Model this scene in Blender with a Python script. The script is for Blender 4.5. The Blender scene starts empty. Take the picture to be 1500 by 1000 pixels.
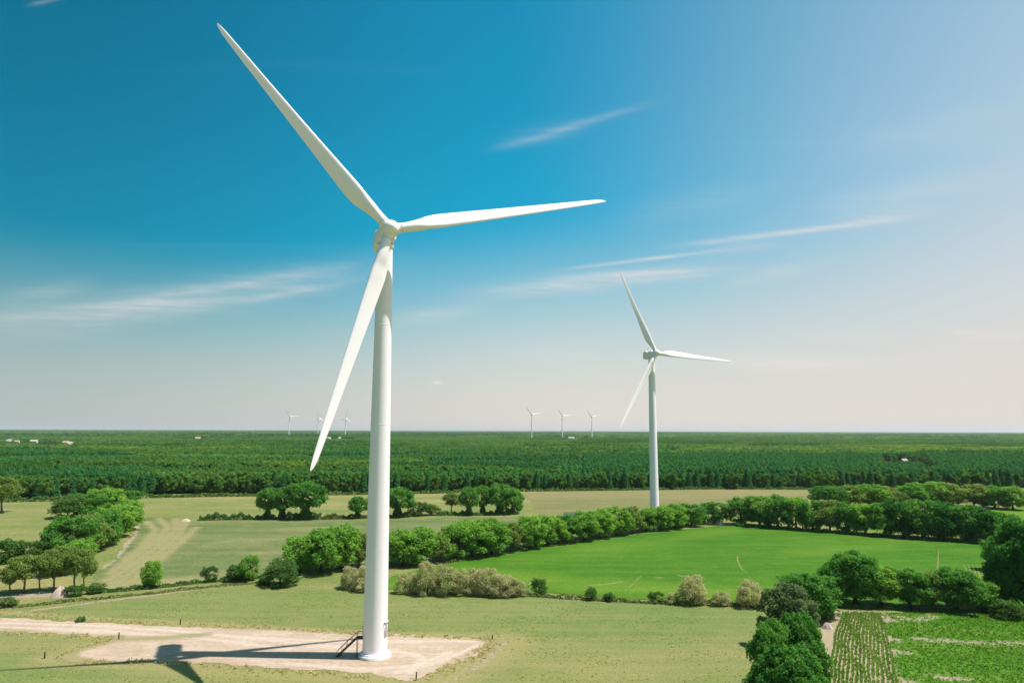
import bpy, math, random
import numpy as np
from mathutils import Matrix, Vector
from mathutils.geometry import delaunay_2d_cdt

R = math.radians
scene = bpy.context.scene
col = scene.collection

# ------------------------------------------------------------------ camera
FPX = 1041.667                      # focal length in photo pixels (photo is 1500 wide)
PITCH = math.atan(130 / FPX)
ROLL = 0.0031
CAM_H = 42.0
_f = np.array([0, math.cos(PITCH), math.sin(PITCH)])
_r0 = np.array([1.0, 0, 0]); _u0 = np.cross(_r0, _f)
_r = _r0 * math.cos(ROLL) + _u0 * math.sin(ROLL)
_u = -_r0 * math.sin(ROLL) + _u0 * math.cos(ROLL)
cam_data = bpy.data.cameras.new('camera')
cam_data.sensor_width = 36.0
cam_data.lens = 25.0
cam_data.clip_start = 0.5
cam_data.clip_end = 200000
cam = bpy.data.objects.new('camera', cam_data)
col.objects.link(cam)
cam.matrix_world = Matrix(((_r[0], _u[0], -_f[0], 0), (_r[1], _u[1], -_f[1], 0), (_r[2], _u[2], -_f[2], CAM_H), (0, 0, 0, 1)))
scene.camera = cam

def ray(x, y):
    return _f + _r * (x - 750) / FPX + _u * (500 - y) / FPX

def G(x, y, z=0.0):
    """ground point seen at a photo pixel"""
    d = ray(x, y)
    t = (z - CAM_H) / d[2]
    return np.array([d[0] * t, d[1] * t])

def GP(pts):
    return np.array([G(*p) for p in pts])

def ppm(xy):
    """photo pixels per metre at a ground point"""
    d = np.array([xy[0], xy[1], -CAM_H])
    return FPX / float(d @ _f)

# ------------------------------------------------------------------ light
SUN_EL, SUN_AZ = 64.0, -2.0         # elevation; azimuth from +X towards +Y
sd = np.array([math.cos(R(SUN_EL)) * math.cos(R(SUN_AZ)), math.cos(R(SUN_EL)) * math.sin(R(SUN_AZ)), math.sin(R(SUN_EL))])
sun_data = bpy.data.lights.new('sun', 'SUN')
sun_data.energy = 5.0
sun_data.angle = R(0.53)
sun_data.color = (1.0, 0.965, 0.92)
sun = bpy.data.objects.new('sun', sun_data)
col.objects.link(sun)
sun.location = (60, 0, 150)
sun.rotation_euler = Vector(sd).to_track_quat('Z', 'Y').to_euler()

scene.view_settings.view_transform = 'Standard'
scene.view_settings.look = 'None'
scene.view_settings.gamma = 1.0
EXPO = 0.45
scene.view_settings.exposure = EXPO
scene.view_settings.use_curve_mapping = False
scene.cycles.use_denoising = True
scene.cycles.max_bounces = 6
scene.cycles.diffuse_bounces = 3
scene.cycles.glossy_bounces = 2
scene.cycles.transmission_bounces = 4
scene.cycles.volume_bounces = 0
scene.cycles.caustics_reflective = False
scene.cycles.caustics_refractive = False

# ------------------------------------------------------------------ node helper
class NT:
    def __init__(s, nt):
        s.nt = nt; s.n = nt.nodes; s.l = nt.links
    def new(s, t, **kw):
        n = s.n.new(t)
        for k, v in kw.items(): setattr(n, k, v)
        return n
    def put(s, sock, v):
        if v is None: return
        if hasattr(v, 'is_linked') or isinstance(v, bpy.types.NodeSocket): s.l.new(v, sock)
        else: sock.default_value = v
    def m(s, op, a, b=None, c=None, clamp=False):
        n = s.new('ShaderNodeMath', operation=op); n.use_clamp = clamp
        for i, v in enumerate((a, b, c)): s.put(n.inputs[i], v)
        return n.outputs[0]
    def mix(s, f, a, b, mode='MIX'):
        n = s.new('ShaderNodeMix', data_type='RGBA', blend_type=mode)
        s.put(n.inputs[0], f); s.put(n.inputs[6], a if not isinstance(a, tuple) else (*a, 1)[:4]); s.put(n.inputs[7], b if not isinstance(b, tuple) else (*b, 1)[:4])
        return n.outputs[2]
    def noise(s, vec, scale, detail=3, rough=0.55, dist=0.0):
        n = s.new('ShaderNodeTexNoise'); s.put(n.inputs['Vector'], vec)
        n.inputs['Scale'].default_value = scale; n.inputs['Detail'].default_value = detail
        n.inputs['Roughness'].default_value = rough; n.inputs['Distortion'].default_value = dist
        return n.outputs[0]
    def smooth(s, v, a, b, lo=0.0, hi=1.0):
        n = s.new('ShaderNodeMapRange', interpolation_type='SMOOTHSTEP')
        s.put(n.inputs[0], v)
        for i, x in enumerate((a, b, lo, hi)): n.inputs[i + 1].default_value = x
        return n.outputs[0]
    def scale(s, vec, sc, rot=0.0):
        n = s.new('ShaderNodeMapping'); s.put(n.inputs[0], vec)
        n.inputs['Scale'].default_value = sc; n.inputs['Rotation'].default_value = (0, 0, rot)
        return n.outputs[0]

# ------------------------------------------------------------------ sky
world = bpy.data.worlds.new('World'); scene.world = world
world.use_nodes = True
w = NT(world.node_tree); w.n.clear()
SKY_STRENGTH = 0.1
K = 1.0 / SKY_STRENGTH / 2 ** EXPO
skyt = w.new('ShaderNodeTexSky', sky_type='NISHITA')
skyt.sun_disc = False
skyt.sun_elevation = R(SUN_EL)
skyt.sun_rotation = math.atan2(sd[0], sd[1])
skyt.altitude = 40; skyt.air_density = 1.0; skyt.dust_density = 0.35; skyt.ozone_density = 2.4
geo = w.new('ShaderNodeTexCoord').outputs['Generated']
sep = w.new('ShaderNodeSeparateXYZ'); w.l.new(geo, sep.inputs[0])
dx, dy, dz = sep.outputs
dot = w.new('ShaderNodeVectorMath', operation='DOT_PRODUCT'); w.l.new(geo, dot.inputs[0]); dot.inputs[1].default_value = tuple(sd)
cosun = dot.outputs['Value']
# thin high haze: whitens towards the sun's side and towards the horizon
zc = w.m('MAXIMUM', dz, 0.0)
hl = w.m('SQRT', w.m('ADD', w.m('ADD', w.m('MULTIPLY', dx, dx), w.m('MULTIPLY', dy, dy)), 1e-6))
side = w.m('DIVIDE', w.m('ADD', w.m('MULTIPLY', dx, float(sd[0] / np.hypot(sd[0], sd[1]))), w.m('MULTIPLY', dy, float(sd[1] / np.hypot(sd[0], sd[1])))), hl)
glow = w.m('MULTIPLY', w.smooth(side, -0.06, 1.0), w.m('MAXIMUM', w.m('SUBTRACT', 1.48, w.m('MULTIPLY', zc, 1.55)), 0.45), clamp=True)
deep = w.smooth(side, -0.72, 0.0, 0.80, 1.30)
deep = w.m('MULTIPLY', deep, w.smooth(dz, 0.08, 0.36, 0.86, 1.0))
bs = w.new('ShaderNodeVectorMath', operation='SCALE'); w.l.new(w.mix(1.0, skyt.outputs[0], (0.04, 1.05 * 2 ** -EXPO, 1.03 * 2 ** -EXPO), 'MULTIPLY'), bs.inputs[0]); w.l.new(deep, bs.inputs['Scale'])
base = bs.outputs[0]
c1 = w.mix(glow, base, (0.68 * K, 0.69 * K, 0.73 * K))
veil = w.smooth(w.m('MULTIPLY', dz, w.smooth(side, -0.5, 0.05, 1.0, 0.79)), 0.012, 0.250, 1.0, 0.0)
veilcol = w.mix(w.smooth(side, -0.75, 0.12), (0.44 * K, 0.50 * K, 0.48 * K), (0.755 * K, 0.70 * K, 0.655 * K))
c2 = w.mix(w.m('MULTIPLY', veil, 0.99), c1, veilcol)
# cirrus
yy = w.m('MAXIMUM', dy, 0.05)
cu = w.m('DIVIDE', dx, yy); cv = w.m('DIVIDE', dz, yy)
front = w.smooth(dy, 0.05, 0.3)
cmb = w.new('ShaderNodeCombineXYZ'); w.l.new(cu, cmb.inputs[0]); w.l.new(cv, cmb.inputs[1])
uv = cmb.outputs[0]
warp = w.m('SUBTRACT', w.noise(w.scale(uv, (3, 9, 1)), 1.0, 4), 0.5)
wisp = w.noise(w.scale(uv, (5, 70, 1), R(9)), 1.0, 7, 0.66, 0.5)
fine = w.noise(w.scale(uv, (24, 190, 1), R(9)), 1.0, 6, 0.7, 0.4)
total = None
def uvpx(x, y):
    d = ray(x, y); return d[0] / d[1], d[2] / d[1]
STREAKS = [  # (x0,y0, x1,y1, half-width px, strength, warp)
    (-140, 500, 680, 378, 24, .36, .012), (60, 462, 620, 374, 9, .22, .006), (-120, 470, 420, 446, 12, .20, .02), (300, 452, 560, 404, 6, .20, .008),
    (690, 228, 1010, 136, 6, .17, .012), (700, 214, 900, 176, 14, .10, .02), (780, 400, 1110, 360, 3.0, .52, .003), (1000, 374, 1180, 352, 8, .20, .006),
    (940, 367, 1400, 310, 4.6, .55, .006), (1180, 334, 1420, 300, 12, .20, .012), (620, 438, 1150, 384, 13, .52, .014), (840, 408, 1120, 392, 6, .25, .008),
    (1020, 428, 1260, 370, 12, .20, .012), (960, 522, 1380, 541, 14, .40, .012), (1060, 530, 1300, 536, 6, .25, .006),
    (1340, 486, 1560, 492, 7, .42, .006), (628, 560, 655, 561, 2.6, .95, .0), (540, 474, 740, 450, 12, .24, .01),
    (-40, 444, 170, 414, 16, .16, .02), (1140, 308, 1540, 252, 20, .20, .03), (30, 10, 120, -10, 4, .24, .004),
    (1120, 484, 1360, 502, 9, .20, .01), (700, 524, 940, 502, 14, .16, .01), (860, 330, 1200, 268, 22, .10, .03), (1200, 220, 1560, 150, 26, .10, .04)]
for x0, y0, x1, y1, hw, st, wp in STREAKS:
    a = np.array(uvpx(x0, y0)); b = np.array(uvpx(x1, y1))
    L = float(np.hypot(*(b - a))); t = (b - a) / L; nrm = np.array([-t[1], t[0]])
    su = w.m('SUBTRACT', cu, float(a[0])); sv = w.m('SUBTRACT', cv, float(a[1]))
    al = w.m('ADD', w.m('MULTIPLY', su, float(t[0])), w.m('MULTIPLY', sv, float(t[1])))
    pe = w.m('ADD', w.m('MULTIPLY', su, float(nrm[0])), w.m('MULTIPLY', sv, float(nrm[1])))
    pe = w.m('ADD', pe, w.m('MULTIPLY', warp, wp))
    q = w.m('DIVIDE', pe, hw / FPX)
    prof = w.m('POWER', 2.71828, w.m('MULTIPLY', w.m('MULTIPLY', q, q), -1.0))
    win = w.m('MULTIPLY', w.smooth(al, 0.0, 0.42 * L), w.smooth(al, 0.50 * L, 1.0 * L, 1.0, 0.0))
    k = w.m('MULTIPLY', w.m('MULTIPLY', prof, win), st)
    total = k if total is None else w.m('ADD', total, k)
tex = w.m('MULTIPLY', w.smooth(wisp, 0.25, 0.75, 0.45, 1.30), w.smooth(fine, 0.2, 0.8, 0.7, 1.2))
total = w.m('MULTIPLY', w.m('MULTIPLY', total, tex), front)
# faint cirrus everywhere on a flat high layer
zz = w.m('MAXIMUM', dz, 0.06)
cmb2 = w.new('ShaderNodeCombineXYZ'); w.l.new(w.m('DIVIDE', dx, zz), cmb2.inputs[0]); w.l.new(w.m('DIVIDE', dy, zz), cmb2.inputs[1])
hi = w.noise(w.scale(cmb2.outputs[0], (0.35, 1.5, 1), R(-14)), 1.0, 7, 0.62, 0.5)
hi = w.m('MULTIPLY', w.smooth(hi, 0.55, 0.9, 0.0, 0.10), w.smooth(dz, 0.03, 0.16))
total = w.m('ADD', total, hi, clamp=True)
c3 = w.mix(total, c2, (0.80 * K, 0.765 * K, 0.74 * K))
bg = w.new('ShaderNodeBackground'); bg.inputs[1].default_value = SKY_STRENGTH
w.l.new(c3, bg.inputs[0])
w.l.new(bg.outputs[0], w.new('ShaderNodeOutputWorld').inputs[0])

# ------------------------------------------------------------------ materials
MATS = {}
def new_mat(name):
    m = bpy.data.materials.new(name); m.use_nodes = True
    MATS[name] = m
    t = NT(m.node_tree); t.n.clear()
    t.out = t.new('ShaderNodeOutputMaterial')
    return m, t

def principled(t, colr, rough=0.9, spec=0.2, bump=None, bstr=0.3, bdist=0.05):
    b = t.new('ShaderNodeBsdfPrincipled')
    t.put(b.inputs['Base Color'], colr if not isinstance(colr, tuple) else (*colr, 1))
    t.put(b.inputs['Roughness'], rough)
    b.inputs['Specular IOR Level'].default_value = spec
    if bump is not None:
        bn = t.new('ShaderNodeBump'); bn.inputs['Strength'].default_value = bstr; bn.inputs['Distance'].default_value = bdist
        t.l.new(bump, bn.inputs['Height']); t.l.new(bn.outputs[0], b.inputs['Normal'])
    t.l.new(b.outputs[0], t.out.inputs[0])
    return b

def field_mat(name, green, dry, soil=None, streak=(0.02, 0.35), srot=0.0, fine=2.2, contrast=0.5, dark=0.75, tram=None):
    """grass or crop: green/dry mixed by patchy noise and mowing streaks, attr 'dry' adds dry growth, attr 'soil' bare earth"""
    m, t = new_mat(name)
    pos = t.new('ShaderNodeNewGeometry').outputs['Position']
    big = t.noise(pos, 0.022, 4, 0.6)
    mid = t.noise(pos, 0.16, 4, 0.6, 0.4)
    st = t.noise(t.scale(pos, (streak[0], streak[1], 1), srot), 1.0, 4, 0.6)
    fn = t.noise(pos, fine, 4, 0.7)
    vf = t.noise(pos, fine * 4, 3, 0.7)
    at = t.new('ShaderNodeAttribute', attribute_name='dry').outputs['Fac']
    s = t.m('ADD', t.m('MULTIPLY', big, 0.9), t.m('ADD', t.m('MULTIPLY', mid, 0.55), t.m('MULTIPLY', st, 0.95)))
    s = t.m('ADD', s, t.m('MULTIPLY', fn, 0.5))
    s = t.smooth(s, 1.45 - contrast * 0.5, 1.45 + contrast * 0.5)
    fac = t.m('ADD', t.m('MULTIPLY', s, 0.62), at, clamp=True)
    c = t.mix(fac, green, dry)
    if soil:
        so = t.new('ShaderNodeAttribute', attribute_name='soil').outputs['Fac']
        so = t.m('ADD', so, t.m('MULTIPLY', t.m('SUBTRACT', t.noise(t.scale(pos, (0.5, 0.7, 1)), 1.0, 5, 0.7), 0.5), 1.3))
        so = t.m('MULTIPLY', t.smooth(so, 0.42, 0.66), t.smooth(t.new('ShaderNodeAttribute', attribute_name='soil').outputs['Fac'], 0.02, 0.25))
        c = t.mix(so, c, soil)
    if tram:
        sx = t.new('ShaderNodeSeparateXYZ'); t.l.new(t.scale(pos, (1, 1, 1), tram[1]), sx.inputs[0])
        wv = t.m('ADD', t.m('DIVIDE', sx.outputs[1], tram[0]), t.m('MULTIPLY', t.noise(pos, 0.012, 2), 1.6))
        fr = t.m('ABSOLUTE', t.m('SUBTRACT', t.m('FRACT', wv), 0.5))
        ln = t.m('MULTIPLY', t.smooth(fr, 0.40, 0.49), t.smooth(mid, 0.3, 0.65))
        c = t.mix(t.m('MULTIPLY', ln, tram[2]), c, dry)
    v = t.m('MULTIPLY', t.smooth(fn, 0.25, 0.75, dark, 1.12), t.smooth(vf, 0.2, 0.8, dark, 1.15))
    mul = t.new('ShaderNodeVectorMath', operation='SCALE'); t.l.new(c, mul.inputs[0]); t.l.new(t.m('MULTIPLY', v, 0.91), mul.inputs['Scale'])
    principled(t, mul.outputs[0], 0.95, 0.1, t.m('ADD', fn, t.m('MULTIPLY', vf, 0.5)), 0.5, 0.12)
    return m

field_mat('meadow_grass', (0.138, 0.196, 0.050), (0.290, 0.258, 0.100), (0.36, 0.28, 0.19), streak=(0.014, 0.34), srot=R(4), contrast=0.75, tram=(3.2, R(3), .30))
field_mat('mown_grass', (0.088, 0.144, 0.038), (0.285, 0.255, 0.112), (0.38, 0.29, 0.21), streak=(0.008, 0.15), srot=R(3), fine=1.2, contrast=0.8, tram=(7.0, R(5), .30))
field_mat('far_grass', (0.155, 0.200, 0.050), (0.30, 0.258, 0.100), (0.34, 0.27, 0.19), streak=(0.006, 0.08), fine=0.8)
field_mat('straw_grass', (0.165, 0.175, 0.057), (0.270, 0.228, 0.101), (0.36, 0.29, 0.20), streak=(0.006, 0.10), fine=0.9)
field_mat('bright_crop', (0.034, 0.145, 0.006), (0.140, 0.245, 0.022), (0.30, 0.28, 0.12), streak=(0.012, 0.20), srot=R(-20), fine=1.6, contrast=0.9, dark=0.70, tram=(9.0, R(-20), .35))
field_mat('patchy_crop', (0.056, 0.190, 0.012), (0.175, 0.265, 0.040), (0.40, 0.31, 0.22), streak=(0.06, 0.5), srot=R(6), fine=2.6, contrast=0.8, dark=0.62)
field_mat('row_soil', (0.28, 0.26, 0.13), (0.40, 0.31, 0.21), None, streak=(0.3, 0.03), fine=2.6, contrast=0.8)
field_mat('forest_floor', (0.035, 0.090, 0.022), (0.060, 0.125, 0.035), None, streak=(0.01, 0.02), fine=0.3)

def gravel_mat():
    m, t = new_mat('sandy_gravel')
    pos = t.new('ShaderNodeNewGeometry').outputs['Position']
    a = t.noise(pos, 0.08, 5, 0.6, 0.5); b = t.noise(pos, 0.9, 5, 0.7); c_ = t.noise(pos, 7.0, 3, 0.7)
    st = t.noise(t.scale(pos, (0.05, 0.75, 1), R(-6)), 1.0, 4, 0.6, 1.2)
    f = t.smooth(t.m('ADD', t.m('MULTIPLY', a, 0.9), t.m('ADD', t.m('MULTIPLY', b, 0.5), t.m('MULTIPLY', st, 0.8))), 0.85, 1.4)
    c = t.mix(f, (0.43, 0.312, 0.212), (0.55, 0.425, 0.325))
    tr = t.new('ShaderNodeAttribute', attribute_name='soil').outputs['Fac']
    c = t.mix(t.m('MULTIPLY', tr, 0.95), c, (0.60, 0.48, 0.385))
    dr = t.new('ShaderNodeAttribute', attribute_name='dry').outputs['Fac']
    dd = t.smooth(t.m('ADD', dr, t.m('MULTIPLY', t.m('SUBTRACT', b, 0.5), 1.2)), 0.35, 0.8)
    c = t.mix(dd, c, (0.30, 0.26, 0.125))
    v = t.m('MULTIPLY', t.smooth(c_, 0.2, 0.8, 0.86, 1.08), t.smooth(b, 0.2, 0.8, 0.78, 0.94))
    mul = t.new('ShaderNodeVectorMath', operation='SCALE'); t.l.new(c, mul.inputs[0]); t.l.new(v, mul.inputs['Scale'])
    principled(t, mul.outputs[0], 0.95, 0.1, t.m('ADD', t.m('MULTIPLY', b, 1.5), c_), 0.5, 0.10)
gravel_mat()

def foliage(name, dark, light, trans=0.5, var=0.5, tone=0.0):
    m, t = new_mat(name)
    oi = t.new('ShaderNodeObjectInfo').outputs['Random']
    at = t.new('ShaderNodeAttribute', attribute_name='shade').outputs['Fac']
    pos = t.new('ShaderNodeNewGeometry').outputs['Position']
    nz = t.noise(pos, 0.45, 3, 0.6)
    f = t.m('ADD', t.m('MULTIPLY', oi, var), t.m('ADD', t.m('MULTIPLY', at, 0.62 - var * 0.4), t.m('MULTIPLY', t.m('SUBTRACT', nz, 0.5), 0.8)), clamp=True)
    if tone:
        tn = t.new('ShaderNodeAttribute', attribute_name='tone', attribute_type='INSTANCER').outputs['Fac']
        f = t.m('ADD', f, t.m('MULTIPLY', tn, tone), clamp=True)
    c = t.mix(f, dark, light)
    d = t.new('ShaderNodeBsdfDiffuse'); t.l.new(c, d.inputs[0])
    tl = t.new('ShaderNodeBsdfTranslucent'); t.l.new(t.mix(1.0, c, (1.15, 1.12, 0.6), 'MULTIPLY'), tl.inputs[0])
    mx = t.new('ShaderNodeMixShader'); mx.inputs[0].default_value = trans
    t.l.new(d.outputs[0], mx.inputs[1]); t.l.new(tl.outputs[0], mx.inputs[2])
    t.l.new(mx.outputs[0], t.out.inputs[0])
    return m
foliage('oak_leaves', (0.115, 0.285, 0.048), (0.340, 0.560, 0.088), .5, var=.30)
foliage('dark_leaves', (0.056, 0.200, 0.040), (0.205, 0.425, 0.074), .5, var=.30)
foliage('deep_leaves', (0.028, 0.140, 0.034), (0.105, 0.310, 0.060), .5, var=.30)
foliage('grey_leaves', (0.100, 0.165, 0.080), (0.250, 0.310, 0.140))
foliage('olive_leaves', (0.140, 0.225, 0.052), (0.285, 0.370, 0.100), var=.35)
foliage('hedge_leaves', (0.052, 0.140, 0.036), (0.160, 0.275, 0.068), var=.35)
foliage('scrub_leaves', (0.095, 0.130, 0.042), (0.230, 0.245, 0.090))
foliage('twigs', (0.290, 0.320, 0.150), (0.700, 0.620, 0.400), 0.5)
foliage('forest_leaves', (0.062, 0.180, 0.036), (0.190, 0.330, 0.066), var=0.15, tone=0.9)
foliage('pine_needles', (0.032, 0.150, 0.042), (0.092, 0.270, 0.064), 0.4, var=0.12, tone=0.8)
foliage('young_wood_leaves', (0.150, 0.270, 0.036), (0.290, 0.400, 0.066), var=0.15, tone=0.7)
foliage('dry_grass', (0.46, 0.40, 0.20), (0.68, 0.57, 0.33), 0.5)
foliage('green_grass', (0.30, 0.36, 0.11), (0.50, 0.47, 0.19), 0.5)
foliage('young_crop', (0.130, 0.250, 0.040), (0.270, 0.400, 0.095), 0.5)
foliage('crop_leaves', (0.070, 0.220, 0.020), (0.170, 0.340, 0.045), 0.45)

def plain(name, colr, rough=0.6, spec=0.4, var=0.12, sc=1.5, streak=None):
    m, t = new_mat(name)
    co = t.new('ShaderNodeTexCoord').outputs['Object']
    n1 = t.noise(co if streak is None else t.scale(co, streak), sc, 4, 0.6)
    n2 = t.noise(co, sc * 6, 3, 0.6)
    c = t.mix(t.smooth(t.m('ADD', t.m('MULTIPLY', n1, 0.7), t.m('MULTIPLY', n2, 0.3)), 0.3, 0.7), tuple(x * (1 - var) for x in colr), colr)
    principled(t, c, rough, spec, n2, 0.15, 0.01)
    return m
plain('white_paint', (0.93, 0.855, 0.87), 0.42, 0.4, 0.055, 0.25, (1, 1, 0.12))
plain('blade_white', (0.93, 0.86, 0.87), 0.38, 0.4, 0.03, 0.3)
plain('concrete', (0.72, 0.69, 0.64), 0.85, 0.2, 0.12, 0.8)
plain('grey_metal', (0.34, 0.34, 0.36), 0.5, 0.4, 0.1)
plain('dark_green_metal', (0.022, 0.050, 0.036), 0.55, 0.4, 0.2)
plain('bark', (0.085, 0.070, 0.050), 0.95, 0.1, 0.45, 2.0, (1, 1, 0.2))
plain('pale_bark', (0.20, 0.175, 0.13), 0.95, 0.1, 0.4, 2.0, (1, 1, 0.2))
plain('bleached_wood', (0.58, 0.50, 0.38), 0.9, 0.1, 0.25)
plain('post_wood', (0.055, 0.052, 0.036), 0.9, 0.1, 0.4, 3.0)
plain('heap_soil', (0.50, 0.38, 0.31), 0.95, 0.1, 0.28, 0.9)
plain('render_wall', (0.52, 0.50, 0.44), 0.85, 0.1, 0.08)
plain('beige_wall', (0.42, 0.36, 0.25), 0.85, 0.1, 0.1)
plain('clay_roof', (0.46, 0.30, 0.22), 0.85, 0.1, 0.2)
plain('slate_roof', (0.10, 0.11, 0.11), 0.7, 0.3, 0.2)
plain('pale_roof', (0.40, 0.38, 0.33), 0.7, 0.3, 0.1)

# ------------------------------------------------------------------ object helpers
def tag(o, label=None, cat=None, group=None, kind=None):
    if label: o['label'] = label
    if cat: o['category'] = cat
    if group: o['group'] = group
    if kind: o['kind'] = kind
    return o

def link(name, me, parent=None, mat=None):
    o = bpy.data.objects.new(name, me)
    col.objects.link(o)
    if mat is not None and not len(me.materials): me.materials.append(MATS[mat])
    if parent is not None: o.parent = parent
    return o

def empty(name, loc=(0, 0, 0), rz=0.0, sc=(1, 1, 1)):
    o = bpy.data.objects.new(name, None); col.objects.link(o)
    o.location = loc; o.rotation_euler = (0, 0, rz); o.scale = sc
    o.empty_display_size = 0.5
    return o

def mesh_np(name, verts, faces, smooth=False, attrs=None, mat=None):
    """faces: int array (n,3) or (n,4), or list of such arrays"""
    me = bpy.data.meshes.new(name)
    if not isinstance(faces, (list, tuple)): faces = [faces]
    faces = [np.asarray(f, dtype=np.int32) for f in faces if len(f)]
    verts = np.asarray(verts, dtype=np.float32)
    me.vertices.add(len(verts)); me.vertices.foreach_set('co', verts.ravel())
    nl = sum(f.size for f in faces); nf = sum(len(f) for f in faces)
    me.loops.add(nl); me.polygons.add(nf)
    me.loops.foreach_set('vertex_index', np.concatenate([f.ravel() for f in faces]))
    starts = []; s = 0
    for f in faces:
        starts.append(s + np.arange(len(f)) * f.shape[1]); s += f.size
    me.polygons.foreach_set('loop_start', np.concatenate(starts).astype(np.int32))
    if smooth: me.polygons.foreach_set('use_smooth', np.ones(nf, dtype=bool))
    if attrs:
        for k, v in attrs.items():
            a = me.attributes.new(k, 'FLOAT', 'POINT'); a.data.foreach_set('value', np.asarray(v, dtype=np.float32))
    me.update(calc_edges=True)
    if mat: me.materials.append(MATS[mat])
    return me

class Geo:
    """collects simple solids into one mesh"""
    def __init__(s): s.v = []; s.q = []; s.t = []; s.n = 0
    def add(s, v, q=(), t=()):
        s.v.append(np.asarray(v, float))
        if len(q): s.q.append(np.asarray(q) + s.n)
        if len(t): s.t.append(np.asarray(t) + s.n)
        s.n += len(v)
    def box(s, c, size, rz=0.0, M=None):
        x, y, z = np.array(size) / 2
        v = np.array([[a * x, b * y, e * z] for e in (-1, 1) for b in (-1, 1) for a in (-1, 1)])
        if rz: cs, sn = math.cos(rz), math.sin(rz); v = v @ np.array([[cs, sn, 0], [-sn, cs, 0], [0, 0, 1]])
        if M is not None: v = v @ np.asarray(M).T
        s.add(v + np.array(c), [[0, 2, 3, 1], [4, 5, 7, 6], [0, 1, 5, 4], [2, 6, 7, 3], [0, 4, 6, 2], [1, 3, 7, 5]])
    def tube(s, pts, rad, n=8, caps=True):
        pts = np.asarray(pts, float); rad = np.broadcast_to(np.asarray(rad, float), (len(pts),))
        rings = []
        for i, p in enumerate(pts):
            d = pts[min(i + 1, len(pts) - 1)] - pts[max(i - 1, 0)]; d = d / (np.linalg.norm(d) + 1e-9)
            a = np.cross(d, [0.0, 0, 1]) if abs(d[2]) < 0.95 else np.cross(d, [1.0, 0, 0])
            a /= np.linalg.norm(a); b = np.cross(d, a)
            th = np.arange(n) * 2 * math.pi / n
            rings.append(p + rad[i] * (np.cos(th)[:, None] * a + np.sin(th)[:, None] * b))
        v = np.concatenate(rings); q = []; t = []
        for i in range(len(pts) - 1):
            for k in range(n):
                k2 = (k + 1) % n
                q.append([i * n + k, i * n + k2, (i + 1) * n + k2, (i + 1) * n + k])
        if caps:
            v = np.vstack([v, pts[0], pts[-1]]); c0 = len(v) - 2; c1 = len(v) - 1; b0 = (len(pts) - 1) * n
            for k in range(n):
                k2 = (k + 1) % n
                t.append([c0, k2, k]); t.append([c1, b0 + k, b0 + k2])
        s.add(v, q, t)
    def mesh(s, name, mat, smooth=False):
        fs = []
        if s.q: fs.append(np.concatenate(s.q))
        if s.t: fs.append(np.concatenate(s.t))
        return mesh_np(name, np.concatenate(s.v), fs, smooth, None, mat)

def edge_split_smooth(o, ang=35):
    m = o.modifiers.new('edges', 'EDGE_SPLIT'); m.split_angle = R(ang)

# ------------------------------------------------------------------ ground
rng = np.random.default_rng(7)

def dense(poly, step, closed=True):
    poly = np.asarray(poly, float); out = []
    n = len(poly)
    for i in range(n if closed else n - 1):
        a, b = poly[i], poly[(i + 1) % n]; k = max(1, int(np.hypot(*(b - a)) / step))
        for j in range(k): out.append(a + (b - a) * j / k)
    if not closed: out.append(poly[-1])
    return np.array(out)

def inside(p, poly):
    x, y = p[:, 0], p[:, 1]; c = np.zeros(len(p), bool); n = len(poly)
    for i in range(n):
        x1, y1 = poly[i]; x2, y2 = poly[(i + 1) % n]
        if y1 == y2: continue
        c ^= ((y1 > y) != (y2 > y)) & (x < (x2 - x1) * (y - y1) / (y2 - y1) + x1)
    return c

def dist_line(p, line):
    d = np.full(len(p), 1e9)
    for a, b in zip(line[:-1], line[1:]):
        ab = b - a; t = np.clip(((p - a) @ ab) / (ab @ ab + 1e-9), 0, 1)
        d = np.minimum(d, np.hypot(*(p - a - t[:, None] * ab).T))
    return d

def sheet(name, poly, z, step, mat, label, wob=0.5, masks=None, edge=None):
    """flat piece of ground with a slightly uneven outline; masks = functions of the points giving attributes"""
    b = dense(poly, step if edge is None else edge)
    ph = rng.random(6) * 6.28
    b = b + wob * np.stack([np.sin(b[:, 1] * 0.9 / wob ** .5 + ph[0]) * .5 + np.sin(b[:, 0] * .31 + ph[1]) + .5 * rng.standard_normal(len(b)) * .5,
                            np.sin(b[:, 0] * 0.8 / wob ** .5 + ph[2]) * .5 + np.sin(b[:, 1] * .27 + ph[3]) + .5 * rng.standard_normal(len(b)) * .5], 1)
    lo, hi = b.min(0), b.max(0)
    gx, gy = np.meshgrid(np.arange(lo[0], hi[0], step), np.arange(lo[1], hi[1], step))
    p = np.stack([gx.ravel(), gy.ravel()], 1) + rng.uniform(-.3, .3, (gx.size, 2)) * step
    p = p[inside(p, b)]
    p = p[dist_line(p, np.vstack([b, b[:1]])) > step * .45] if len(p) < 60000 else p
    allp = np.vstack([b, p]); n = len(b)
    r = delaunay_2d_cdt([Vector(q) for q in allp], [(i, (i + 1) % n) for i in range(n)], [], 1, 1e-4)
    vv = np.array([(q.x, q.y) for q in r[0]]); ff = np.array([f for f in r[2] if len(f) == 3])
    at = {}
    for k, fn in (masks or {}).items(): at[k] = fn(vv)
    me = mesh_np(name, np.column_stack([vv, np.full(len(vv), z)]), ff, False, at, mat)
    o = link(name, me); tag(o, label, None, None, 'structure')
    return o

def ribbon_mask(lines, width, strength=1.0):
    def fn(p):
        m = np.zeros(len(p))
        for L in lines: m = np.maximum(m, np.clip(1.2 - dist_line(p, L) / width, 0, 1))
        return m * strength
    return fn

def combine(*fs):
    return lambda p: np.clip(sum(f(p) for f in fs), 0, 1)

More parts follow.
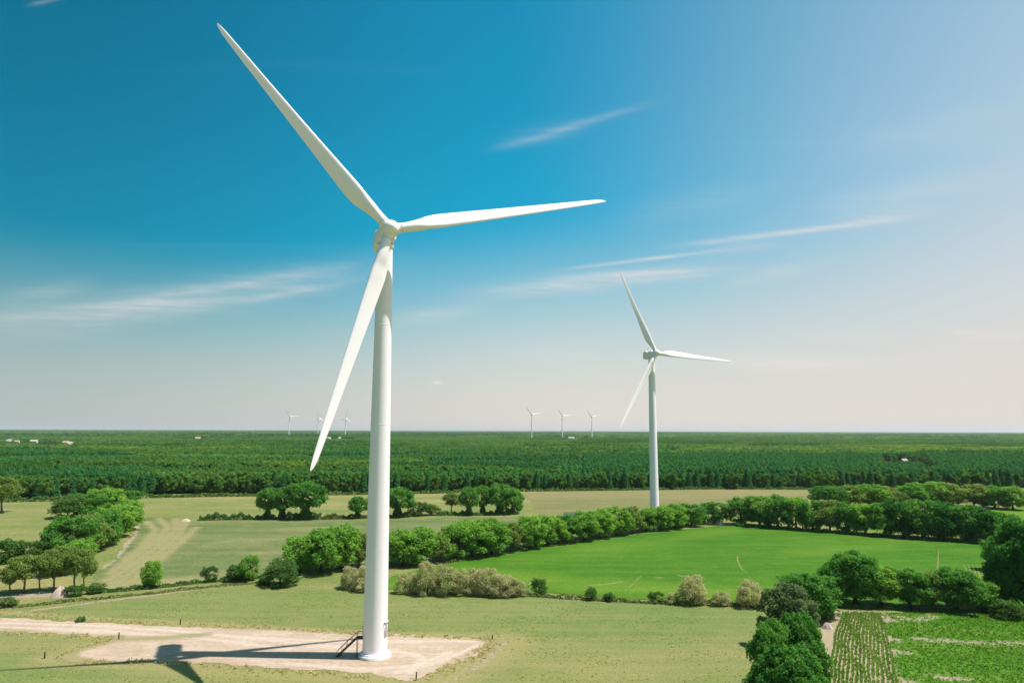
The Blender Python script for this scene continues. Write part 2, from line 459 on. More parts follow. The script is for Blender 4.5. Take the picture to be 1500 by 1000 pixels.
# one ground sheet to the horizon
S = 60000
gm = mesh_np('ground', [(-S, -S, 0), (S, -S, 0), (S, S, 0), (-S, S, 0)], np.array([[0, 1, 2, 3]]), mat='far_grass')
tag(link('ground', gm), 'flat grassy ground reaching the horizon', None, None, 'structure')

# foreground meadow with the turbine
near_far_edge = [(-420, 905), (0, 893), (80, 886), (160, 876), (330, 859), (400, 856), (520, 864), (640, 868), (770, 872), (880, 879), (1000, 884), (1125, 889)]
near_poly = GP(near_far_edge + [(1112, 930), (1100, 1000)]) .tolist() + [[46, 92], [-150, 92]]
track_far = GP([(-300, 890), (0, 903), (100, 908), (260, 917)])
sheet('meadow', near_poly, 0.03, 1.25, 'meadow_grass', 'dry yellow green meadow around the turbine base', 0.5,
      {'dry': combine(ribbon_mask([GP([(725, 940), (650, 985), (600, 1010)])], 8, .8), ribbon_mask([GP([(85, 964), (200, 971), (400, 984), (600, 1001)])], 3.0, .5), ribbon_mask([GP([(84, 962), (130, 945), (172, 934), (0, 924)])], 3.0, .55), ribbon_mask([GP([(0, 897), (260, 913), (520, 926), (720, 934)])], 2.2, .9),
                      ribbon_mask([GP([(640, 960), (900, 975), (1090, 960)])], 14, .35), ribbon_mask([GP([(60, 966), (300, 985), (560, 995)])], 4, .45), ribbon_mask([GP([(-100, 940), (100, 950)])], 6, .3)),
       'soil': combine(ribbon_mask([GP([(-100, 914), (0, 900), (90, 888), (330, 858)])], 2.6, .62), ribbon_mask([GP([(395, 858), (500, 866), (700, 870), (1120, 888)])], 1.6, .42),
                       ribbon_mask([GP([(728, 938), (640, 986)]), GP([(742, 941), (668, 990), (640, 1010)]), GP([(735, 950), (700, 980)])], 1.7, .56))}, edge=1.5)

# mown meadow behind the low hedge
mown_poly = GP([(128, 866), (180, 862), (260, 854), (400, 842), (470, 836), (580, 826), (690, 814), (800, 797), (900, 783), (1000, 770), (1060, 766), (1062, 758), (900, 757), (760, 757),
                (640, 759), (520, 762), (400, 763), (280, 765), (262, 759), (205, 758), (196, 783), (172, 812), (150, 832)])
swath = [GP([(274, 759), (266, 778), (244, 800), (208, 828), (160, 860)]), GP([(258, 758), (258, 774), (236, 796), (202, 822), (156, 850)]), GP([(232, 758), (246, 772), (228, 792), (194, 816), (160, 840)]),
         GP([(214, 763), (228, 776), (210, 798), (184, 820)]), GP([(288, 772), (262, 796), (228, 824), (186, 856)])]
hay = [GP([(330, 792), (500, 789)]), GP([(560, 788), (760, 772)]), GP([(380, 810), (420, 806)]), GP([(330, 838), (390, 826)]), GP([(700, 790), (860, 770)]), GP([(420, 775), (520, 772)])]
sheet('mown_field', mown_poly, 0.06, 1.8, 'mown_grass', 'mown green meadow with pale curved swaths left of the tree row', 0.8,
      {'dry': combine(ribbon_mask(swath, 1.9, .95), ribbon_mask(hay, 6, .3), ribbon_mask([GP([(140, 862), (300, 846)])], 7, .5)), 'soil': ribbon_mask([GP([(199, 768), (193, 785), (168, 815), (146, 832)])], 3.2, .75)})
# strips behind the tree-dotted hedge
sheet('hay_field', GP([(205, 731), (330, 727), (480, 725), (640, 722), (770, 719), (800, 757), (640, 759), (400, 763), (280, 765), (262, 759), (205, 757)]), 0.045, 4, 'far_grass',
      'pale hay field between the mid hedge and the forest', 1.0,
      {'dry': combine(ribbon_mask([GP([(205, 730), (450, 727), (760, 720)])], 26, .55), ribbon_mask([GP([(480, 738), (760, 732)])], 14, .5), ribbon_mask([GP([(330, 733), (400, 745)])], 7, .3)),
       'soil': lambda p: np.zeros(len(p))})
sheet('straw_field', GP([(765, 719), (900, 717), (1060, 715), (1195, 716), (1190, 730), (1075, 745), (1060, 760), (900, 760), (798, 760)]), 0.075, 4, 'straw_grass',
      'tan straw field behind the second turbine', 1.0,
      {'dry': ribbon_mask([GP([(780, 724), (1190, 719)])], 40, .45), 'soil': ribbon_mask([GP([(770, 721), (1190, 717)])], 7, .4)})
sheet('left_field', GP([(-120, 736), (0, 735), (90, 733), (100, 757), (170, 770), (80, 800), (60, 793), (-120, 800)]), 0.05, 3.5, 'far_grass', 'pale pasture at the far left', 1.0,
      {'dry': ribbon_mask([GP([(-100, 748), (100, 748)])], 20, .5), 'soil': lambda p: np.zeros(len(p))})
sheet('pasture', GP([(-160, 826), (0, 822), (60, 818), (130, 862), (60, 880), (0, 893), (-200, 900)]), 0.05, 2.0, 'far_grass', 'dry strip of pasture under the thin trees at left', 0.6,
      {'dry': lambda p: np.full(len(p), .5), 'soil': combine(ribbon_mask([GP([(-30, 880), (30, 872), (110, 870)])], 5, .8), ribbon_mask([GP([(-60, 835), (0, 838), (60, 846)])], 5, .7))})
sheet('back_field', GP([(1180, 760), (1300, 748), (1500, 742), (1600, 745), (1600, 790), (1480, 790), (1300, 780)]), 0.05, 4, 'bright_crop', 'green field behind the right tree row', 0.8,
      {'dry': lambda p: np.full(len(p), .5), 'soil': lambda p: np.zeros(len(p))})

# bright green crop
bright_poly = GP([(560, 862), (575, 845), (640, 828), (690, 818), (760, 806), (860, 792), (960, 779), (1060, 769.5), (1130, 773), (1250, 781), (1350, 788), (1455, 796), (1600, 806), (1600, 905), (1450, 885), (1200, 890), (1130, 884),
                  (1000, 880), (880, 875), (775, 866), (660, 868)])
bare = [GP([(1081, 813), (1080, 820), (1086, 833), (1095, 840)]), GP([(940, 843), (920, 862)])]
farrows = [GP([(1412 + 6.2 * i, 826 + .5 * i), (1424 + 5.4 * i, 856 + i)]) for i in range(7)] + [GP([(1375, 805), (1374, 822), (1372, 850)])]
sheet('green_field', bright_poly, 0.09, 1.9, 'bright_crop', 'vivid green crop field enclosed by tree rows', 0.6,
      {'dry': combine(ribbon_mask([GP([(560, 855), (690, 840), (860, 858), (1000, 868), (1120, 872)])], 13, .45), ribbon_mask([GP([(1180, 808), (1300, 800)])], 8, .3), ribbon_mask([GP([(770, 822), (1060, 778)])], 10, .25)),
       'soil': combine(ribbon_mask([GP([(855, 858), (880, 856)]), GP([(890, 855), (910, 852)]), GP([(985, 843), (1030, 845)]), GP([(960, 846), (975, 846)])], 2.2, .6),
                       ribbon_mask([GP([(690, 819), (760, 807), (860, 793), (1060, 771)])], 1.8, .3))}, edge=1.5)

def strip(name, line, wid, z, mat, label):
    d = dense(line, .8, False); n = len(d); tg = np.gradient(d, axis=0); tg /= np.linalg.norm(tg, axis=1, keepdims=True) + 1e-9
    nr = np.column_stack([-tg[:, 1], tg[:, 0]]); f = np.sin(np.linspace(.12, math.pi - .12, n)) ** .5
    a = d + nr * (wid * f * rng.uniform(.35, 1.0, n))[:, None] * .5; b = d - nr * (wid * f * rng.uniform(.35, 1.0, n))[:, None] * .5
    v = np.column_stack([np.vstack([a, b]), np.full(2 * n, z)]); q = [[i, i + n, i + n + 1, i + 1] for i in range(n - 1)]
    tag(link(name, mesh_np(name, v, np.array(q), False, {'dry': np.full(2 * n, .3)}, mat)), label, None, None, 'structure')
for L, wd in zip(bare, (.75, .6)): strip('bare_strip', L, wd, .105, 'straw_grass', 'short bare scratch in the vivid green field')
for L in farrows: strip('bare_strip', L, .55, .105, 'straw_grass', 'thin bare soil line at the right of the vivid green field')

# patchy crop and row crop at lower right
patch_poly = GP([(1288, 898), (1340, 898), (1420, 899), (1520, 905), (1640, 912)]).tolist() + [[110, 92], [66, 92]] + GP([(1318, 1010), (1304, 950)]).tolist()
soilp = [GP([(1290, 905), (1308, 909)]), GP([(1312, 903), (1340, 908), (1368, 903)]), GP([(1300, 935), (1312, 937)]), GP([(1342, 936), (1365, 938), (1395, 938)]), GP([(1400, 940), (1430, 941), (1450, 942)]),
         GP([(1470, 941), (1500, 942)]), GP([(1312, 955), (1325, 956)]), GP([(1318, 1000), (1340, 1002)]), GP([(1375, 992), (1410, 995)])]
sheet('patchy_field', patch_poly, 0.05, 0.75, 'patchy_crop', 'green crop field with bare soil patches at lower right', 0.4,
      {'dry': combine(ribbon_mask([GP([(1300, 918), (1520, 930)])], 5, .55), ribbon_mask([GP([(1310, 945), (1500, 948)])], 3, .4), ribbon_mask([GP([(1340, 990), (1500, 1000)])], 4, .3)),
       'soil': combine(ribbon_mask(soilp, 3.4, .62), ribbon_mask([GP([(1296, 900), (1300, 935), (1318, 1000)])], 0.9, .6))}, edge=1.0)
rowL = GP([(1236, 897), (1224, 930), (1214, 1010)]); rowR = GP([(1290, 898), (1301, 940), (1316, 1010)])
row_poly = np.vstack([GP([(1205, 905), (1222, 894), (1294, 897)]), rowR[1:], [[64, 92]], [[42, 92]], GP([(1200, 1010), (1202, 950)])])
crop_field = sheet('row_field', row_poly, 0.055, 0.9, 'row_soil', 'pale soil field sown in narrow green rows', 0.25, {'dry': lambda p: np.full(len(p), .3)}, edge=1.0)

# gravel pad and its access track
pad_px = [(-260, 894), (0, 903), (100, 908), (260, 917), (400, 922), (530, 929), (640, 933), (724, 938), (690, 957), (640, 984), (606, 1000), (560, 992), (480, 984), (400, 979), (300, 971), (200, 967), (105, 969), (84, 963),
          (130, 947), (172, 936), (120, 931), (0, 925), (-260, 918)]
tyres = [GP([(-200, 906), (0, 912), (150, 917), (300, 927), (420, 940), (520, 950)]), GP([(-200, 911), (0, 918), (150, 924), (300, 935), (420, 950)]), GP([(580, 985), (640, 970), (700, 945)]), GP([(300, 930), (500, 940), (700, 939)]),
         GP([(575, 952), (620, 962), (600, 985)]), GP([(420, 972), (540, 980), (610, 975), (660, 955)])]
padb = GP([(106, 968), (84, 963), (130, 947), (172, 936), (240, 934), (300, 929)])
sheet('gravel_pad', GP(pad_px), 0.06, 0.75, 'sandy_gravel', 'sandy gravel crane pad and access track at the turbine foot', 0.8,
      {'soil': ribbon_mask(tyres, 0.9, .8), 'dry': combine(ribbon_mask([np.vstack([GP(pad_px[7:18])])], 3.0, .50), ribbon_mask([padb], 3.6, .75), ribbon_mask([GP(pad_px[0:8])], 1.6, .65), ribbon_mask([GP([(0, 921), (172, 932)])], 1.6, .6))}, edge=0.8)

# ------------------------------------------------------------------ grass growth (stuff)
def tufts(name, pts, h, w_, mat, label, nb=3, seed=1):
    g = np.random.default_rng(seed); n = len(pts)
    pts = np.repeat(pts, nb, 0); N = len(pts)
    hh = np.repeat(h, nb) * g.uniform(.6, 1.2, N) if np.ndim(h) else h * g.uniform(.5, 1.3, N)
    ww = w_ * g.uniform(.6, 1.4, N)
    th = g.uniform(0, 6.28, N); lean = g.uniform(.2, 1.6, N); la = g.uniform(0, 6.28, N)
    base = np.column_stack([pts + g.normal(0, w_ * .6, (N, 2)), np.full(N, .05)])
    side = np.column_stack([np.cos(th), np.sin(th), np.zeros(N)]) * ww[:, None] * .5
    tip = base + np.column_stack([np.cos(la) * lean * hh, np.sin(la) * lean * hh, hh])
    v = np.stack([base - side, base + side, tip + side * .5, tip - side * .5], 1).reshape(-1, 3)
    f = np.arange(N * 4).reshape(-1, 4)
    sh = np.repeat(g.random(N), 4)
    o = link(name, mesh_np(name, v, f, False, {'shade': sh}, mat))
    tag(o, label, 'grass', None, 'stuff')
    return o

def along(lines, per_m, spread):
    out = []
    for L in lines:
        d = dense(L, 1.0 / per_m, False)
        out.append(d + rng.normal(0, spread, d.shape))
    return np.vstack(out)

fr = along([GP([(-60, 900), (0, 901), (100, 906), (260, 915), (400, 920), (524, 928)]), GP([(572, 930), (640, 932), (728, 936)]), GP([(86, 962), (130, 946), (172, 936)]), GP([(106, 970), (200, 969), (300, 974), (400, 982), (480, 987), (560, 995)]), GP([(728, 938), (690, 958), (640, 985), (606, 1001)]), GP([(736, 940), (700, 962), (650, 990)]), GP([(-50, 926), (100, 931), (172, 935)])], 7, .7)
clump = np.sin(fr[:, 0] * .9) + np.sin(fr[:, 0] * 2.3 + fr[:, 1]) + rng.normal(0, .7, len(fr)) > 0.1
tufts('dry_grass', fr[clump], .34, .24, 'dry_grass', 'dry straw coloured grass fringing the gravel pad', 3, 3)
gx = rng.uniform(-150, 62, 60000); gy = rng.uniform(96, 232, 60000); gp = np.column_stack([gx, gy])
ok = inside(gp, np.array(near_poly)) & ~inside(gp, GP(pad_px))
cl = np.sin(gx * .21 + 1.3 * np.sin(gy * .13)) + np.sin(gy * .5 + 1.7 * np.sin(gx * .07)) + rng.normal(0, .9, 60000)
gp = gp[ok & (cl > .4)][:6000]
tufts('meadow_grass', gp, .12, .32, 'green_grass', 'short grass tufts scattered over the foreground meadow', 2, 4)
gx = rng.uniform(45, 125, 30000); gy = rng.uniform(92, 175, 30000); gp = np.column_stack([gx, gy])
sp = ribbon_mask(soilp, 3.0, 1.0)(gp)
gp = gp[inside(gp, np.array(patch_poly)) & (rng.random(30000) > sp * .85)][:13000]
tufts('crop_plants', gp, .30, .34, 'crop_leaves', 'leafy green crop covering the patchy field at lower right', 2, 5)

# sown rows: each row a part of its field
NR = 16
for i in range(NR):
    a = i / (NR - 1); L = rowL * (1 - a) + rowR * a
    L = np.vstack([L, L[-1] + (L[-1] - L[-2]) / np.hypot(*(L[-1] - L[-2])) * 10])
    d = dense(L, .16, False); d = d[d[:, 1] > 93]
    ph = rng.random(3) * 6.28
    keep = (np.sin(d[:, 1] * .8 + ph[0]) + np.sin(d[:, 1] * .31 + ph[1]) + np.sin(d[:, 1] * 2.3 + ph[2]) + rng.normal(0, .7, len(d))) > -1.9
    d = d[keep] + rng.normal(0, .09, (keep.sum(), 2)) + np.column_stack([.12 * np.sin(d[keep][:, 1] * .35 + i), np.zeros(keep.sum())])
    g = np.random.default_rng(100 + i); N = len(d) * 3; P = np.repeat(d, 3, 0)
    hh = g.uniform(.12, .34, N); th = g.uniform(0, 6.28, N); la = g.uniform(0, 6.28, N)
    b = np.column_stack([P, np.full(N, .055)]); sdv = np.column_stack([np.cos(th), np.sin(th), np.zeros(N)]) * g.uniform(.08, .16, N)[:, None]
    tp = b + np.column_stack([np.cos(la) * hh * .55, np.sin(la) * hh * .55, hh])
    v = np.stack([b - sdv, b + sdv, tp + sdv, tp - sdv], 1).reshape(-1, 3)
    link('crop_row', mesh_np('crop_row', v, np.arange(N * 4).reshape(-1, 4), False, {'shade': np.repeat(g.random(N), 4)}, 'young_crop'), crop_field)

# ------------------------------------------------------------------ tree prototypes (10 m tall, 1 = 1 m)
def cards(g, pos, nrm, size, aspect=1.0):
    """leaf quads at pos facing roughly nrm"""
    N = len(pos)
    n = nrm / (np.linalg.norm(nrm, axis=1, keepdims=True) + 1e-9)
    a = np.cross(n, g.normal(0, 1, (N, 3))); a /= np.linalg.norm(a, axis=1, keepdims=True) + 1e-9
    b = np.cross(n, a)
    s = (size * g.uniform(.6, 1.4, N))[:, None] * .5
    a = a * s * aspect; b = b * s / max(aspect, 1e-6) ** .5
    return np.stack([pos - a - b * .6, pos + a * .35 - b, pos + a + b * .5, pos - a * .3 + b], 1).reshape(-1, 3)

def blob_crown(seed, nleaf, leaf, rad, z0, z1, nblob, blobr=(.26, .42), flat=1.0, belly=.5, aspect=1.25):
    """leaf cloud: leaves on the skins of many uneven blobs inside an egg-shaped envelope"""
    g = np.random.default_rng(seed)
    zc = z0 + (z1 - z0) * belly
    th = g.uniform(0, 6.28, nblob); cz = np.where(g.random(nblob) < belly, -g.random(nblob), g.random(nblob)); hz = np.where(cz < 0, zc - z0, z1 - zc); rr = g.uniform(.45, .82, nblob) ** .8
    s = np.sqrt(np.maximum(0, 1 - cz ** 2)) ** flat
    asym = 1 + .18 * np.sin(th * 2 + seed) + .12 * np.sin(th * 3 + 2 * seed)
    br = g.uniform(*blobr, nblob)
    c = np.column_stack([np.cos(th) * s * rr * rad * asym, np.sin(th) * s * rr * rad * asym, zc + cz * hz * (1 - br * .55) * g.uniform(.8, 1, nblob)])
    br = br * rad * np.where(cz < -.5, .85, 1.0)
    pick = g.choice(nblob, nleaf * 2, p=br ** 2 / (br ** 2).sum())
    d = g.normal(0, 1, (nleaf * 2, 3)); d[:, 2] += .25; d /= np.linalg.norm(d, axis=1, keepdims=True)
    rsc = .35 + .55 * g.random(nleaf * 2) ** .6 + .48 * g.random(nleaf * 2) ** 2
    p = c[pick] + d * (br[pick] * rsc)[:, None] * np.array([1, 1, .82])
    depth = np.full(len(p), 9.0)
    for k in range(nblob):
        q = np.linalg.norm((p - c[k]) / np.array([1, 1, .82]), axis=1) / br[k]
        q[pick == k] = 9; depth = np.minimum(depth, q)
    keep = np.where((depth > .5) & (p[:, 2] > z0 * .9))[0][:nleaf]
    p, d, pk = p[keep], d[keep], pick[keep]
    tone = g.random(nblob)
    nrm = d * .5 + g.normal(0, .6, p.shape) + np.array([0, 0, .4])
    v = cards(g, p, nrm, np.full(len(p), leaf), aspect)
    sh = np.clip(.45 * tone[pk] + .55 * g.random(len(p)), 0, 1)
    return v, np.repeat(sh, 4), c, br

def trunk_mesh(name, seed, z1, r0, limbs, c, n=8, mat='bark', split=0):
    g = np.random.default_rng(seed); G_ = Geo()
    hs = np.linspace(0, z1, 7)
    wob = np.cumsum(g.normal(0, .12, (7, 2)), 0) * (r0 / .3); wob[0] = 0
    pts = np.column_stack([wob, hs]); rad = r0 * np.array([1.35, 1.0, .9, .8, .66, .48, .22])
    G_.tube(pts, rad, n)
    order = g.permutation(len(c))[:limbs]
    for k in order:
        t = g.uniform(.35, .8); i = t * 6; a = pts[int(i)] * (1 - i % 1) + pts[min(6, int(i) + 1)] * (i % 1)
        e = c[k]; mid = (a + e) / 2 + np.array([0, 0, -.08 * np.linalg.norm(e - a)]) + g.normal(0, .15, 3)
        G_.tube([a, mid, e], [r0 * .42, r0 * .26, r0 * .08], 5)
    return G_.mesh(name, mat, True)

def crown_mesh(name, v, sh, mat):
    return mesh_np(name, v, np.arange(len(v)).reshape(-1, 4), False, {'shade': sh}, mat)

PROTO = {}
def proto(kind, i, seed, nleaf, leaf, rad, z0, nblob, mat, tr=.26, limbs=7, z1=10.0, trmat='bark', blobr=(.17, .33), flat=1.0, aspect=1.25, tz=.72, belly=.45):
    v, sh, c, br = blob_crown(seed, nleaf, leaf, rad, z0, z1, nblob, blobr, flat, belly, aspect)
    top, wid = v[:, 2].max(), np.percentile(np.hypot(v[:, 0], v[:, 1]), 97)
    if kind == 'ivy':
        gi = np.random.default_rng(seed + 9); n = 1500; th = gi.uniform(0, 6.28, n); zz = gi.uniform(.1, 5.0, n); rr = (.75 + .55 * np.sin(zz * .7 + 1) ** 2) * gi.uniform(.6, 1.1, n)
        iv = cards(gi, np.column_stack([np.cos(th) * rr, np.sin(th) * rr, zz]), np.column_stack([np.cos(th), np.sin(th), np.full(n, .4)]) + gi.normal(0, .5, (n, 3)), np.full(n, .36), 1.2)
        v = np.vstack([v, iv]); sh = np.concatenate([sh, np.repeat(gi.uniform(0, .3, n), 4)])
    PROTO.setdefault(kind, []).append((crown_mesh(kind + '_crown', v, sh, mat), trunk_mesh(kind + '_trunk', seed + 50, z1 * tz, tr, limbs, c, 8, trmat), top, wid))

for i in range(4): proto('oak', i, 11 + i, 7600, .33, 4.5, .7, 66 + 3 * i, 'oak_leaves', flat=.6, belly=.40, blobr=(.14, .32))
for i in range(3): proto('dark', i, 31 + i, 7600, .33, 4.6, .35, 66, 'dark_leaves', flat=.55, belly=.34, blobr=(.14, .32))
for i in range(2): proto('deep', i, 36 + i, 7600, .33, 4.6, .3, 66, 'deep_leaves', flat=.6, belly=.34)
for i in range(3): proto('bush', i, 41 + i, 4200, .38, 5.0, .15, 46, 'hedge_leaves', .2, 5, flat=.6, belly=.18)
for i in range(2): proto('olive', i, 51 + i, 4800, .35, 4.3, .9, 50, 'olive_leaves', .24, 9, trmat='pale_bark', blobr=(.2, .34))
for i in range(3): proto('thin', i, 61 + i, 4000, .36, 4.6, 3.8, 40, 'olive_leaves', .26, 9, trmat='pale_bark', blobr=(.2, .34))
for i in range(2): proto('ivy', i, 71 + i, 5000, .38, 4.5, 2.4, 40, 'dark_leaves', .30, 9, blobr=(.22, .36))
for i in range(2): proto('big', i, 81 + i, 22000, .24, 4.6, .8, 120, 'dark_leaves', .36, 12, flat=.8, belly=.36, blobr=(.11, .24))
proto('biggrey', 0, 91, 18000, .25, 4.6, .6, 110, 'grey_leaves', .36, 12, flat=.8, belly=.34, blobr=(.11, .24))
for i in range(2): proto('bigoak', i, 95 + i, 15000, .26, 4.5, 1.0, 90, 'dark_leaves', .34, 12, flat=.7, belly=.36, blobr=(.13, .28))
proto('bigdeep', 0, 99, 16000, .28, 4.7, .5, 100, 'deep_leaves', .36, 12, flat=.7, belly=.34, blobr=(.13, .27))

def twig_bush(i, seed):
    """bushy grey willow: a soft mass of fine twigs on many stems"""
    v, sh, c, br = blob_crown(seed, 6400, .26, 5.0, .1, 10.0, 64, (.16, .30), .6, .14, 2.0)
    G_ = Geo()
    for k in range(9):
        a = k * .7; e = np.array([math.cos(a) * 2.6, math.sin(a) * 2.6, 5 + (k % 3)])
        G_.tube([[math.cos(a) * .3, math.sin(a) * .3, 0], e * .5 + np.array([0, 0, .3]), e], [.16, .1, .04], 5)
    PROTO.setdefault('willow', []).append((crown_mesh('willow_crown', v, sh, 'twigs'), G_.mesh('willow_stem', 'pale_bark', True), 10.0, 5.2))
for i in range(3): twig_bush(i, 5 + i)

def pine_proto(kind, seed, nleaf, leaf, rad, z0, z1, mat):
    g = np.random.default_rng(seed)
    n = nleaf; t = g.random(n) ** .75; z = z1 - t * (z1 - z0)
    lev = np.floor(z / .9); th = g.uniform(0, 6.28, n); lob = .72 + .28 * np.sin(th * 5 + lev * 2.4) ** 2
    r = rad * (.16 + .84 * t ** .6) * lob * (1 - .25 * ((z / .9) % 1)) * g.uniform(.55, 1.05, n) ** .5
    p = np.column_stack([np.cos(th) * r, np.sin(th) * r, z - .10 * r])
    nr = np.column_stack([np.cos(th) * .7, np.sin(th) * .7, np.full(n, .8)]) + g.normal(0, .45, (n, 3))
    v = cards(g, p, nr, leaf * (.6 + .6 * t), 1.3)
    sh = np.repeat(np.clip(.5 * g.random(n) + .5 * lob - .1, 0, 1), 4)
    G_ = Geo(); G_.tube([[0, 0, 0], [.05, 0, z1 * .5], [0, .03, z1 * .96]], [.22, .16, .03], 6)
    PROTO.setdefault(kind, []).append((crown_mesh(kind + '_crown', v, sh, mat), G_.mesh(kind + '_trunk', 'bark', True), z1, rad))
for i in range(3): pine_proto('pine', 201 + i, 1500, .70, 2.7 + .2 * i, 1.4, 10, 'pine_needles')
for i in range(3): proto('wood', i, 221 + i, 1500, .85, 4.4, 1.0, 22, 'forest_leaves', .24, 5)
for i in range(2): proto('youngwood', i, 231 + i, 1300, .80, 3.6, .8, 18, 'young_wood_leaves', .2, 5)

ORD = ['first', 'second', 'third', 'fourth', 'fifth', 'sixth', 'seventh', 'eighth', 'ninth', 'tenth', 'eleventh', 'twelfth', 'thirteenth', 'fourteenth', 'fifteenth', 'sixteenth',
       'seventeenth', 'eighteenth', 'nineteenth', 'twentieth', 'twenty-first', 'twenty-second', 'twenty-third', 'twenty-fourth', 'twenty-fifth', 'twenty-sixth', 'twenty-seventh', 'twenty-eighth']
NAME = {'oak': 'broadleaf_tree', 'dark': 'broadleaf_tree', 'deep': 'broadleaf_tree', 'bush': 'bush', 'olive': 'broadleaf_tree', 'thin': 'broadleaf_tree', 'ivy': 'broadleaf_tree', 'big': 'broadleaf_tree', 'biggrey': 'broadleaf_tree',
        'bigoak': 'broadleaf_tree', 'bigdeep': 'broadleaf_tree', 'willow': 'willow_bush', 'pine': 'pine_tree', 'wood': 'broadleaf_tree', 'youngwood': 'broadleaf_tree'}
cnt = {}
def plant(kind, xy, h, wid, label, group=None, cat=None):
    """one tree or bush with its crown and trunk at a ground point, h metres tall and wid metres wide"""
    k = cnt.get(kind, 0); cnt[kind] = k + 1
    crown, trunk, ph, pr = PROTO[kind][k % len(PROTO[kind])]
    g = random.Random(int(xy[0] * 31 + xy[1] * 17) + k)
    sxy = wid / (2 * pr); sz = h / ph
    bush = kind in ('bush', 'willow')
    t = empty(NAME[kind], (xy[0], xy[1], 0.02), g.uniform(0, 6.28), (sxy * g.uniform(.94, 1.06), sxy * g.uniform(.94, 1.06), sz))
    tag(t, label, cat or ('bush' if bush else 'tree'), group)
    link('crown', crown, t); link('stem' if bush else 'trunk', trunk, t)
    return t

def plant_px(kind, x, yb, yt, wpx, label, group=None, cat=None):
    p = G(x, yb); s = ppm(p)
    return plant(kind, p, (yb - yt) / s * 1.04, wpx / s * (1.0 if kind in ('willow', 'big', 'biggrey', 'bigdeep') else 1.1 if kind in ('ivy', 'thin') else 1.26), label, group, cat)

def row(items, template, group, kinds=None, cat=None):
    for i, it in enumerate(sorted(items, key=lambda q: q[1])):
        plant_px(*it, template.format(ORD[i]), group, cat)

# tree row along the upper-left side of the green field
random.seed(3)
xs = [(440, 838, 787, 46), (470, 838, 776, 56), (499, 833, 770, 52), (526, 830, 780, 40), (590, 828, 777, 48), (616, 826, 774, 50), (643, 823, 784, 36), (667, 819, 766, 52), (693, 815, 763, 52), (720, 812, 760, 46), (748, 807, 766, 36),
      (776, 803, 757, 44), (803, 798, 755, 42), (830, 794, 752, 40), (856, 791, 749, 42), (880, 787, 745, 40), (902, 784, 743, 38), (924, 781, 742, 38), (946, 778, 745, 34), (967, 776, 742, 36), (988, 773, 738, 38), (1012, 770, 738, 38), (1046, 767, 736, 34)]
kk = ['oak', 'oak', 'oak', 'olive', 'oak', 'oak', 'olive', 'oak', 'oak', 'oak', 'olive', 'oak', 'oak', 'dark', 'oak', 'oak', 'oak', 'olive', 'oak', 'oak', 'oak', 'dark', 'dark']
row([(k, *a) for k, a in zip(kk, xs)], '{} tree from the left in the long row along the green field', 'row of trees beside the green field')
# right-hand row behind the green field
xs = [(1087, 768, 728, 44), (1112, 770, 727, 44), (1139, 772, 726, 44), (1166, 774, 728, 42), (1191, 776, 733, 40), (1216, 778, 733, 40), (1241, 780, 736, 40), (1268, 782, 739, 40), (1295, 784, 737, 42), (1324, 786, 732, 48), (1353, 788, 733, 48),
      (1384, 790, 735, 48), (1415, 792, 738, 50), (1444, 793, 742, 48), (1470, 796, 750, 42)]
kk = ['dark', 'oak', 'dark', 'oak', 'dark', 'olive', 'dark', 'oak', 'dark', 'deep', 'dark', 'deep', 'dark', 'deep', 'dark']
row([(k, *a) for k, a in zip(kk, xs)], "{} tree from the left in the dark row behind the green field's right half", 'dark tree row behind the green field')
# second rank behind it
xs = [(1214, 742, 712, 46), (1243, 741, 711, 42), (1274, 741, 709, 46), (1302, 741, 713, 34), (1336, 741, 708, 42), (1366, 741, 706, 44), (1396, 742, 708, 42), (1427, 742, 709, 42), (1457, 744, 712, 40), (1484, 746, 712, 40)]
kk = ['dark', 'olive', 'oak', 'olive', 'dark', 'oak', 'olive', 'olive', 'dark', 'oak']
row([(k, *a) for k, a in zip(kk, xs)], '{} tree from the left in the hindmost rank at right, before the pines', 'rear rank of trees at right')
# row between the green field and the patchy field
xs = [('bigoak', 1226, 884, 826, 46), ('bigoak', 1254, 885, 809, 66), ('oak', 1292, 886, 829, 50), ('bigoak', 1335, 890, 836, 48), ('olive', 1366, 891, 840, 40), ('bigoak', 1400, 893, 833, 62), ('oak', 1432, 893, 846, 44)]
row(xs, '{} tree from the left in the row edging the patchy crop field', 'row edging the patchy field')
plant_px('bush', 1452, 893, 864, 26, 'small pale bush ending the row beside the patchy field', None)
plant_px('bigdeep', 1506, 893, 768, 104, 'tall dark tree cut by the right edge of the picture')
plant_px('bigdeep', 1466, 889, 806, 44, 'narrow dark tree leaning on the big tree at the right edge')
plant_px('dark', 1478, 838, 788, 50, 'dark tree behind the big tree at the right edge')
plant_px('bush', 1478, 905, 880, 40, 'low dark bush at the foot of the right edge tree')
# foreground clump
plant_px('bigoak', 1186, 908, 843, 66, 'round green tree at the back of the foreground clump')
plant_px('biggrey', 1160, 948, 858, 82, 'greyish green tree in the middle of the foreground clump')
plant_px('big', 1172, 1030, 902, 90, 'large dark green tree at the bottom right, front of the clump')
plant_px('big', 1134, 1036, 912, 76, 'dark green tree at the bottom, left half of the foreground clump')
plant_px('big', 1160, 1075, 950, 118, 'broad dark tree cut by the bottom edge of the picture')
plant_px('bush', 1216, 908, 884, 24, 'small fresh green bush beside the top of the row crop')
